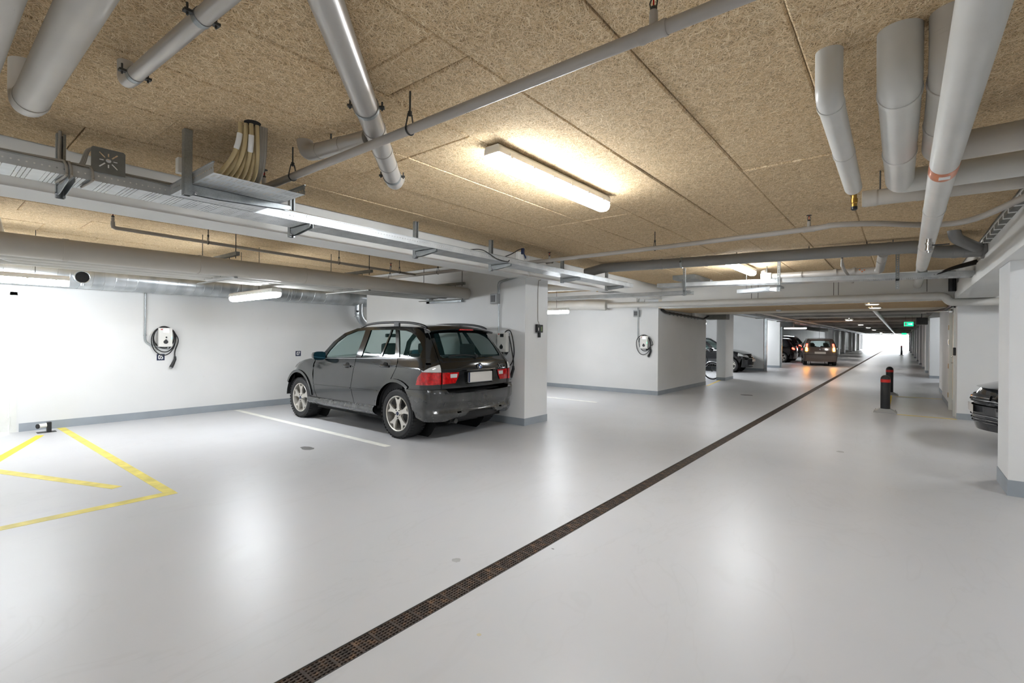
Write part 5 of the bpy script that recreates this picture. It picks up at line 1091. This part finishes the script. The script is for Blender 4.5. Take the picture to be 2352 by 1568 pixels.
skin('bumper_apron', [dens(dfp)], lambda q, z, o=0.0: Sb.map(q, z, o-.05), 'trim_black', suv, lip=.06)
MB().tube([(-.72,.42,.27), (-.60,.42,.27)], .035, 14).build('tail_pipe', 'dark_steel', suv, local=True); MB().tube([(-.40,-.3,.28), (-.40,.3,.28)], .10, 16).build('silencer', 'dark_steel', suv, local=True)
skin('bumper_strip', [dens([(0,.655), (.58,.655), (.58,.664), (0,.664)])], BM, 'paint_clean', suv, off=.004, lip=.006)
# underbody and wheel housings
MB().box((.46,-.78,.22), (2.2,.78,.44)).box((-.70,-.52,.26), (3.0,.52,.42)).build('underbody', 'liner', suv, local=True)
for cx in (0.0, 2.66):
    for sgn in (1, -1):
        V = []; 
        for k in range(15):
            a = math.radians(2+176*k/14)
            for y in (.50, .80, .875): V.append((cx+.43*math.cos(a), sgn*y, .36+.43*math.sin(a)))
        m = MB().add(V, [(k*3+j, k*3+j+1, k*3+j+4, k*3+j+3) for k in range(14) for j in range(2)]); m.lathe([(0, 0), (.44, 0)], (cx, sgn*.50, .36), (0,1,0), 20); m.build('wheel_housing', 'liner', suv, local=True)
for cx in (0.0, 2.66):
    for sgn in (1, -1): wheel(suv, cx, sgn*.735, .345, .26, sgn)
# mirrors
for sgn in (1, -1):
    m = MB(); P = []
    for k in range(7):
        t = k/6; x = 1.80+.17*t; ry = .105*math.sqrt(max(.02, 1-t*t*.9)); rz = .068*math.sqrt(max(.02, 1-t*t*.9))
        for j in range(16):
            a = 2*PI*j/16; ca, sa = math.cos(a), math.sin(a); sq = 1/max(abs(ca)**4+abs(sa)**4, .3)**.25
            P.append((x, sgn*(.985+ry*ca*sq), 1.095+rz*sa*sq))
    m.add(P, [(i*16+j, i*16+(j+1) % 16, (i+1)*16+(j+1) % 16, (i+1)*16+j) for i in range(6) for j in range(16)], True); m.add(P[-16:], [tuple(range(16))])
    mr = m.build('door_mirror', 'paint_black', suv, local=True)
    MB().add([(1.806, y, z) for x, y, z in P[:16]], [tuple(range(16))]).build('mirror_glass', 'mirror_glass', mr, local=True); MB().tube([(1.88, sgn*.90, 1.075), (1.86, sgn*.83, 1.065)], .022, 10).build('mirror_arm', 'trim_black', mr, local=True)
# roof rails
for sgn in (1, -1):
    yr = lambda x: sgn*(Sv.side_y(x, 1.56)-.035)
    rl = MB().tube(spline([(1.20, yr(1.2), 1.55), (1.05, yr(1.05), 1.592), (.75, yr(.75), 1.617), (.30, yr(.3), 1.622), (-.02, yr(0), 1.608), (-.24, yr(-.2), 1.575), (-.33, yr(-.3), 1.54)], 5), .017, 10).build('roof_rail', 'trim_black', suv, local=True)
    MB().box((.26, yr(.3)-.015, 1.55), (.37, yr(.3)+.015, 1.62)).build('rail_foot', 'trim_black', rl, local=True)
# interior
def seat(x, y, w, h=1.02, hr=True):
    s = bpy.data.objects.new('seat', None); COL.objects.link(s); s.parent = suv
    MB().cbox((x-.05, y-w/2, .45), (x+.48, y+w/2, .62), .05).build('cushion', 'seat_fabric', s, local=True)
    m = MB(); m.obox((x-.10, y, .84), (1,0,.18), (0,1,0), (-.18,0,1), .065, w/2, .28); m.build('backrest', 'seat_fabric', s, local=True)
    if hr: MB().cbox((x-.24, y-.13, 1.13), (x-.12, y+.13, 1.31), .045).build('headrest', 'seat_fabric', s, local=True)
for y in (.37, -.37): seat(1.0, y, .50)
for y in (.40, -.40): seat(.05, y, .62)
MB().cbox((1.55, -.74, .70), (1.95, .74, 1.03), .05).build('dashboard', 'trim_black', suv, local=True)
MB().tube([(1.45+.05*math.cos(a), .37+.18*math.cos(a), .96+.18*math.sin(a)) for a in [2*PI*k/24 for k in range(24)]], .014, 8, closed=True).build('steering_wheel', 'trim_black', suv, local=True)
MB().cbox((1.24, -.10, 1.40), (1.28, .12, 1.46), .015).build('rear_view_mirror', 'trim_black', suv, local=True)
MB().box((-.60, -.62, .60), (-.05, .62, .66)).build('boot_floor', 'seat_fabric', suv, local=True)
MB().box((-.55, -.60, 1.02), (-.22, .60, 1.035)).build('luggage_cover', 'trim_black', suv, local=True)
MB().box((.46, -.80, .42), (2.0, .80, .46)).build('cabin_floor', 'seat_fabric', suv, local=True)
for x in (1.30, .30):
    for sgn in (1, -1): MB().box((x-.35, sgn*.80-.01, .45), (x+.35, sgn*.80+.01, 1.04)).build('door_card', 'seat_fabric', suv, local=True)

# ---------------- simpler parked cars further away, built from the same section surfaces
def small_car(label, loc, rz, paint, prof, group=None, lamps=None, name='parked_car'):
    """prof: dict with lists for w, xr, xf, roof outline, belt, windows; x forward from the rear axle."""
    root = thing(name, label, 'car', loc, group, rz); g = prof; Sx = CarSurf(**g['surf'])
    SMx = lambda q, z, o=0.0: Sx.map(q, z, o); FMx = lambda q, z, o=0.0: Sx.map(q, z, o, True); Sq = lambda x, z: (Sx.q_side(x, z), z); Fq = lambda x, z: (Sx.q_side(x, z, True), z)
    wb, wr, zb, zs = g['wb'], g['wr'], g['belt'], g['sill']; ar = wr+.055; xm = wb*.5; gp = g.get('gap', .62)
    # side panels: rear half and front half meet at xm
    rear = [Sq(xm, zs), Sq(xm, zb(xm)), Sq(0, zb(0))] + [(gp, zb(-.5)), (gp, g['bz'])] + [Sq(-.46, g['bz'])] + [Sq(*p) for p in arc(0, wr, ar, 165, 12, 12)]
    skin('side_panel', [dens(rear)], SMx, paint, root, grid=.12); fz = g['hood'](wb+.25)
    front = [Fq(xm, zs), Fq(xm, zb(xm)), Fq(wb*.78, zb(wb*.78)), Fq(wb+.05, g['hood'](wb+.05)), (.62, g['hoodf']), (.60, g['bzf']), Fq(wb+.46, g['bzf'])] + [Fq(*p) for p in arc(wb, wr, ar, 12, 165, 12)]
    skin('fender_panel', [dens(front)], FMx, paint, root, grid=.12)
    # bumpers
    skin('rear_bumper', [dens([(0, g['bz']-.01), (gp, g['bz']-.01), Sq(-.46, g['bz']-.01), Sq(-.42, zs+.02), (.55, zs), (0, zs)])], SMx, g.get('bumper', paint), root, off=.03, lip=.06, grid=.12)
    skin('front_bumper', [dens([(0, g['bzf']-.01), (.60, g['bzf']-.01), Fq(wb+.46, g['bzf']-.01), Fq(wb+.42, zs+.02), (.55, zs), (0, zs)])], FMx, g.get('bumper', paint), root, off=.025, lip=.06, grid=.12)
    # greenhouse with windows
    out = [Sq(p[0], p[1]) for p in g['house']]; k = g['house_rear']
    skin('greenhouse_frame', [dens(out + [(y, z) for y, z in k] + [Sq(*p) for p in g['top']])] + [dens([Sq(*p) for p in w]) for w in g['wins']], SMx, paint, root, grid=.12)
    for w in g['wins']: skin('side_window', [dens([Sq(*p) for p in w])], SMx, 'car_glass', root, off=-.008, lip=0, grid=.25)
    full = lambda pts: list(pts) + [(-x, z) for x, z in pts[::-1] if x > 1e-6]
    RMx = lambda q, z, o=0.0: (lambda v: Vector((v.x, v.y if q >= 0 else -v.y, v.z)))(Sx.map(abs(q), z, o))
    FNx = lambda q, z, o=0.0: (lambda v: Vector((v.x, v.y if q >= 0 else -v.y, v.z)))(Sx.map(abs(q), z, o, True))
    tgp = [(0, g['bz'])] + [(gp-.01, g['bz']), (gp-.01, zb(-.5))] + [(y-.01, z) for y, z in k] + [(0, k[-1][1]+.01)]
    skin('tailgate', [dens(full(tgp)), dens(full(g['rwin']))], RMx, paint, root, both=False, grid=.12); skin('rear_window', [dens(full(g['rwin']))], RMx, 'car_glass', root, both=False, off=-.008, lip=0, grid=.25)
    lin = lambda a, b, n: [a+(b-a)*i/(n-1) for i in range(n)]
    def gs(nm, us, vs_, f, mat):
        V = [f(u, v) for u in us for v in vs_]; n = len(vs_); return MB().add(V, [(i*n+j, i*n+j+1, (i+1)*n+j+1, (i+1)*n+j) for i in range(len(us)-1) for j in range(n-1)], True).build(nm, mat, root, local=True)
    rf = g['roof']; gs('roof', lin(g['rx'][0], g['rx'][1], 12), lin(-1, 1, 9), lambda x, t: (x, t*(Sx.side_y(x, rf(x))+.002), rf(x)+.04*(1-t*t)), paint)
    wx0, wz0, wx1, wz1, ww0, ww1 = g['screen']; gs('windscreen', lin(0, 1, 7), lin(-1, 1, 9), lambda s, t: (wx0+(wx1-wx0)*s+.14*(1-t*t)*(1-.4*s), t*(ww0+(ww1-ww0)*s), wz0+(wz1-wz0)*s+.02*math.sin(PI*s)), 'car_glass')
    hx0, hx1 = g['hx']; gs('bonnet', lin(hx0, hx1, 10), lin(-1, 1, 9), lambda x, t: (x+g['surf'].get('bowf', .16)*(1-t*t)*max(0, (x-hx0)/(hx1-hx0))**2, t*(g['hw']-.16*max(0, (x-hx0)/(hx1-hx0))**3), g['hood'](x)+.045*(1-t*t)*(1-max(0, (x-hx0)/(hx1-hx0))**3)), paint)
    # front face
    skin('front_panel', [dens(full([(0, g['bzf']), (.60, g['bzf']), (.62, g['hoodf']), (0, g['hoodf']+.02)]))], FNx, paint, root, both=False, grid=.12)
    skin('headlight', [dens(g['head'])], FMx, g.get('lens', 'lens_clear'), root, off=.012, lip=.016, grid=.08); skin('grille', [dens(full(g['grille']))], FNx, 'trim_black', root, both=False, off=.03, lip=.03, grid=.2)
    if 'grille_bar' in g:
        for z0, z1, yw in g['grille_bar']: skin('grille_bar', [dens(full([(0, z0), (yw, z0), (yw, z1), (0, z1)]))], FNx, 'chrome', root, both=False, off=.042, lip=.01, grid=.2)
    L = lamps or ('lens_red', None)
    skin('tail_light', [dens(g['tail'])], SMx, L[0], root, off=.012, lip=.016, grid=.08)
    if L[1]: skin('indicator', [dens(g['ind'])], SMx, L[1], root, off=.016, lip=.016, grid=.08)
    y = .26; MB().prism([(-y, -.055), (y, -.055), (y, .055), (-y, .055)], (Sx.map(0, g['pz']).x-.012, 0, g['pz']), (0,-1,0), (0,0,1), (-1,0,0), .008).build('number_plate', 'plate_blank', root, local=True)
    MB().prism([(-y, -.055), (y, -.055), (y, .055), (-y, .055)], (Sx.map(0, g['pzf'], .03, True).x, 0, g['pzf']), (0,1,0), (0,0,1), (1,0,0), .008).build('number_plate', 'plate_blank', root, local=True)
    MB().lathe([(0, 0), (.045, 0), (.04, .01), (0, .012)], (Sx.map(0, g['pz']+.19).x-.004, 0, g['pz']+.19), (-1,0,0), 16).build('emblem', 'chrome', root, local=True)
    MB().box((wb+ar+.02, -.55, zs+.05), (g['surf']['xf'][1][1]-.24, .55, g['hoodf']-.05)).box((-.36, -.5, zs+.06), (-ar-.02 if ar < .34 else -.34, .5, g['bz'])).build('crash_structure', 'liner', root, local=True)
    MB().box((ar+.02, -.66, zs), (wb-ar-.02, .66, zs+.2)).box((-.5, -.45, zs+.03), (wb+.4, .45, zs+.2)).build('underbody', 'liner', root, local=True)
    for cx in (0, wb):
        for s in (1, -1):
            V = []
            for i in range(11):
                a = math.radians(-10+200*i/10)
                for yy in (.42, Sx.w(.5)-.03): V.append((cx+(ar+.006)*math.cos(a), s*yy, wr+(ar+.006)*math.sin(a)))
            m = MB().add(V, [(i*2, i*2+1, i*2+3, i*2+2) for i in range(10)]); m.lathe([(0, 0), (ar, 0)], (cx, s*.42, wr), (0,1,0), 16); m.build('wheel_housing', 'liner', root, local=True)
            wheel(root, cx, s*(Sx.w(.5)-.13), wr, .19, s, detail=False)
    for s in (1, -1):
        mx = g['mx']; m = MB().cbox((mx-.06, s*(Sx.w(zb(mx))+.02)-.0, zb(mx)+.02), (mx+.05, s*(Sx.w(zb(mx))+.17), zb(mx)+.14), .03); m.build('door_mirror', paint, root, local=True)
        MB().tube([(xm*.55, s*(Sx.w(zb(xm)-.12)+.012), zb(xm)-.13), (xm*.55+.18, s*(Sx.w(zb(xm)-.12)+.012), zb(xm)-.13)], .014, 8).build('door_handle', paint, root, local=True)
    for yy in (.33, -.33):
        m = MB(); m.obox((xm*.72, yy, .80), (1,0,.2), (0,1,0), (-.2,0,1), .06, .22, .26); m.cbox((xm*.72-.14, yy-.11, 1.07), (xm*.72-.05, yy+.11, 1.24), .03); m.build('front_seat', 'seat_fabric', root, local=True)
        m = MB(); m.obox((.10, yy, .78), (1,0,.2), (0,1,0), (-.2,0,1), .06, .30, .25); m.cbox((.10-.13, yy-.11, 1.03), (.10-.05, yy+.11, 1.19), .03); m.build('rear_seat', 'seat_fabric', root, local=True)
    MB().cbox((wb-.75, -.62, .66), (wb-.45, .62, .94), .04).build('dashboard', 'trim_black', root, local=True)
    if g.get('antenna'): ax_, az_ = g['antenna']; MB().tube([(ax_, 0, az_), (ax_-.18, 0, az_+.42)], .005, 6).build('antenna', 'trim_black', root, local=True)
    return root
hatch = dict(surf=dict(w=[(.0,.76),(.30,.79),(.55,.82),(.80,.825),(.95,.81),(1.2,.73),(1.45,.62)], xr=[(.0,-.50),(.4,-.62),(.7,-.63),(.95,-.58),(1.2,-.46),(1.48,-.30)], xf=[(.0,3.0),(.4,3.10),(.6,3.10),(.75,3.0),(.9,2.85)], r=.20, rf=.34, bow=.06, bowf=.18, mid=1.1, half=2.1),
    wb=2.44, wr=.30, belt=Curve1([(-.6,.985),(0,.965),(1.2,.92),(2.2,.90),(3,.80)]), sill=.22, bz=.60, bzf=.56, gap=.60, hood=Curve1([(1.9,.96),(2.3,.90),(2.6,.83),(2.92,.72)]), hoodf=.71,
    house=[(2.0,.925),(1.2,.935),(0,.975),(-.34,.995)], house_rear=[(.60,1.0),(.56,1.2),(.50,1.44)], wins=[], roof=Curve1([(-.3,1.44),(.2,1.48),(.8,1.485),(1.3,1.44)]), rx=(-.28, 1.28), screen=(2.0,.93,1.26,1.45,.74,.60), hx=(1.95,2.92), hw=.76,
    rwin=[(0,1.02),(.45,1.02),(.49,1.05),(.45,1.33),(.40,1.36),(0,1.37)], head=[(.30,.60),(.32,.70),(.74,.76),(.78,.66)], grille=[(0,.58),(.26,.58),(.26,.66),(0,.66)], tail=[(.60,.98),(.69,1.0),(.66,1.20),(.575,1.20)], ind=[(.60,.80),(.70,.80),(.69,.99),(.60,.97)], pz=.71, pzf=.42, mx=1.75, antenna=(.35,1.52))

hatch['house'] = [(2.0,.925),(1.2,.935),(0,.975),(-.34,.995)]; hatch['house_rear'] = [(.60,1.0),(.56,1.2),(.50,1.45)]; hatch['top'] = [(-.10,1.45),(.2,1.478),(.8,1.482),(1.3,1.435),(1.66,1.20)]
hatch['wins'] = [[(1.78,.965),(1.5,1.20),(1.25,1.38),(1.0,1.42),(1.0,.97)], [(.92,.97),(.92,1.42),(.2,1.42),(.0,1.30),(-.12,1.02),(.1,1.0)]]
AMB = emit('amber_lit', (1.0, .40, .03), 60.0); MATS['tail_lit'] = emit('red_lit', (1.0, .05, .03), 6.0)
MATS['amber'] = AMB
a = pz(1846, 838); b = pz(1911, 842)
small_car('taupe hatchback with glowing amber tail lights turning into the left bays', (-3.55, 31.9, 0), PI/2+.17, 'paint_taupe', hatch, lamps=('tail_lit', 'amber'), name='moving_car')
comp = dict(hatch); comp['surf'] = dict(w=[(.0,.78),(.30,.82),(.55,.86),(.80,.865),(.95,.845),(1.2,.75),(1.45,.62)], xr=[(.0,-.55),(.4,-.66),(.7,-.68),(.95,-.64),(1.2,-.50),(1.48,-.30)], xf=[(.0,3.12),(.4,3.24),(.6,3.25),(.8,3.16),(.95,3.0)], r=.2, rf=.36, bow=.06, bowf=.20, mid=1.1, half=2.2)
comp.update(hood=Curve1([(1.9,.99),(2.3,.95),(2.7,.89),(3.02,.795)]), hoodf=.79, head=[(.34,.64),(.38,.74),(.80,.84),(.90,.72)], grille=[(0,.32),(.36,.32),(.40,.58),(.30,.60),(0,.60)], grille_bar=[(.585,.605,.38),(.30,.315,.33)], hx=(1.95,3.02), hw=.80, wb=2.52, wr=.315, pzf=.52)
c = pz(1690, 850)
small_car('glossy black hatchback nosing out behind the pillar and the bicycle', (-8.2, 22.75, 0), .0, 'paint_clean', comp)
vw = dict(comp); vw.update(head=[(.40,.62),(.36,.70),(.62,.74),(.88,.74),(.90,.66)], grille=[(0,.60),(.40,.60),(.40,.70),(0,.70)], grille_bar=[(.655,.667,.42),(.62,.632,.86),(.415,.425,.80),(.365,.373,.55),(.325,.333,.5)], pzf=.50, lens='lens_dark')
small_car('dark grey hatchback peeping out behind the right pillar', (4.05, 9.35, 0), PI, 'paint_grey', vw)
suvb = dict(hatch); suvb['surf'] = dict(w=[(.0,.80),(.35,.86),(.6,.90),(.9,.905),(1.08,.88),(1.35,.78),(1.62,.66)], xr=[(.0,-.62),(.5,-.80),(.9,-.80),(1.1,-.74),(1.4,-.55),(1.66,-.34)], xf=[(.0,3.2),(.5,3.35),(.8,3.34),(1.0,3.2)], r=.2, rf=.36, bow=.06, bowf=.2, mid=1.2, half=2.4)
suvb.update(belt=Curve1([(-.6,1.14),(0,1.12),(1.2,1.07),(2.2,1.04),(3,.95)]), house=[(2.2,1.06),(1.2,1.08),(0,1.125),(-.45,1.145)], house_rear=[(.62,1.15),(.60,1.35),(.55,1.60)], top=[(-.12,1.61),(.3,1.64),(1.0,1.635),(1.5,1.57),(1.9,1.30)], wins=[[(1.95,1.10),(1.6,1.38),(1.35,1.52),(1.05,1.56),(1.05,1.12)], [(.97,1.12),(.97,1.56),(.2,1.56),(-.05,1.45),(-.2,1.17),(.1,1.15)]],
    roof=Curve1([(-.3,1.60),(.3,1.645),(1.0,1.64),(1.5,1.58)]), rx=(-.30,1.48), screen=(2.2,1.06,1.46,1.59,.80,.64), hx=(2.1,3.15), hw=.84, hood=Curve1([(2.0,1.06),(2.5,1.02),(2.9,.95),(3.15,.84)]), hoodf=.83, rwin=[(0,1.18),(.5,1.18),(.53,1.22),(.47,1.50),(0,1.52)], tail=[(.48,.96),(.60,.95),(.80,1.0),(.78,1.08),(.50,1.06)], pz=.82, wb=2.72, wr=.36, bz=.70, bzf=.62, antenna=None, sill=.28, mx=1.95)
small_car('black sport utility car backed into the far left bay', (-5.9, 37.7, 0), PI-.05, 'paint_clean', suvb, lamps=('tail_lit', None))
sml = dict(comp); sml.update(tail=[(.46,.80),(.60,.79),(.80,.84),(.78,.93),(.50,.90)], antenna=None)
small_car('low black hatchback beside the sport utility car', (-5.73, 34.7, 0), PI-.03, 'paint_clean', sml, lamps=('tail_lit', None))
small_car('dark car nose between the far right pillars', (4.3, 21.3, 0), PI, 'paint_clean', vw)

# ---------------- bicycle behind the middle partition
bk = thing('bicycle', 'black city bicycle with silver mudguards behind the middle partition', 'bicycle', (-5.85, 17.55, 0))
wy = 17.62; wx = -5.14; R_ = .30
def bwheel(x):
    w = bpy.data.objects.new('wheel', None); COL.objects.link(w); w.parent = bk; w.location = Vector((x, wy, R_)) - Vector(bk['_loc'])
    MB().tube([(math.cos(a)*R_*.95, 0, math.sin(a)*R_*.95) for a in [2*PI*k/40 for k in range(40)]], .019, 8, closed=True).build('tyre', 'rubber', w, local=True)
    MB().tube([(math.cos(a)*R_*.87, 0, math.sin(a)*R_*.87) for a in [2*PI*k/40 for k in range(40)]], .010, 6, closed=True).build('rim', 'chrome', w, local=True)
    m = MB()
    for k in range(20):
        a = 2*PI*k/20; m.tube([(math.cos(a+.5)*.02, .02*(-1)**k, math.sin(a+.5)*.02), (math.cos(a)*R_*.87, 0, math.sin(a)*R_*.87)], .0013, 4)
    m.build('spokes', 'chrome', w, local=True, kind='stuff'); MB().tube([(0, -.05, 0), (0, .05, 0)], .022, 10).build('hub', 'dark_steel', w, local=True)
bwheel(wx); bwheel(wx-1.08)
for x, a0, a1 in ((wx, 20, 140), (wx-1.08, 20, 190)): MB().tube([(x+math.cos(math.radians(a0+(a1-a0)*k/14))*(R_+.022), wy, R_+math.sin(math.radians(a0+(a1-a0)*k/14))*(R_+.022)) for k in range(15)], .022, 8).build('mudguard', 'chrome', bk)
MB().tube([(wx, wy-.05, R_), (wx-.16, wy-.045, .70), (wx-.19, wy, .78), (wx-.26, wy, .98)], .014, 8).build('fork', 'black_plastic', bk)
m = MB(); bb_ = (wx-.66, wy, .29); st = (wx-.82, wy, .80); hd_ = (wx-.21, wy, .82); m.tube([hd_, bb_], .018, 8); m.tube([(wx-.20, wy, .76), (wx-.55, wy, .52), (wx-.78, wy, .62)], .016, 8); m.tube([bb_, st], .017, 8); m.tube([(wx-1.08, wy, R_), bb_], .011, 8); m.tube([(wx-1.08, wy, R_), (wx-.79, wy, .70)], .010, 8); m.build('frame', 'black_plastic', bk)
MB().tube(spline([(wx-.45, wy-.28, 1.02), (wx-.30, wy-.24, 1.03), (wx-.25, wy, 1.0), (wx-.30, wy+.24, 1.03), (wx-.45, wy+.28, 1.02)], 5), .012, 8).build('handlebar', 'chrome', bk)
MB().cbox((wx-.96, wy-.09, .86), (wx-.70, wy+.09, .92), .03).build('saddle', 'black_plastic', bk); MB().tube([st, (wx-.84, wy, .88)], .014, 8).build('seat_post', 'chrome', bk)
m = MB(); m.lathe([(0, -.004), (.09, -.004), (.09, .004), (0, .004)], bb_, (0,1,0), 18); m.tube([(bb_[0], wy-.06, .29), (bb_[0]+.12, wy-.06, .18)], .01, 6); m.tube([(bb_[0], wy+.06, .29), (bb_[0]-.12, wy+.06, .40)], .01, 6); m.build('crankset', 'dark_steel', bk)
MB().tube([(wx-.62, wy-.03, .26), (wx-.50, wy-.20, .01)], .008, 6).build('kickstand', 'dark_steel', bk)
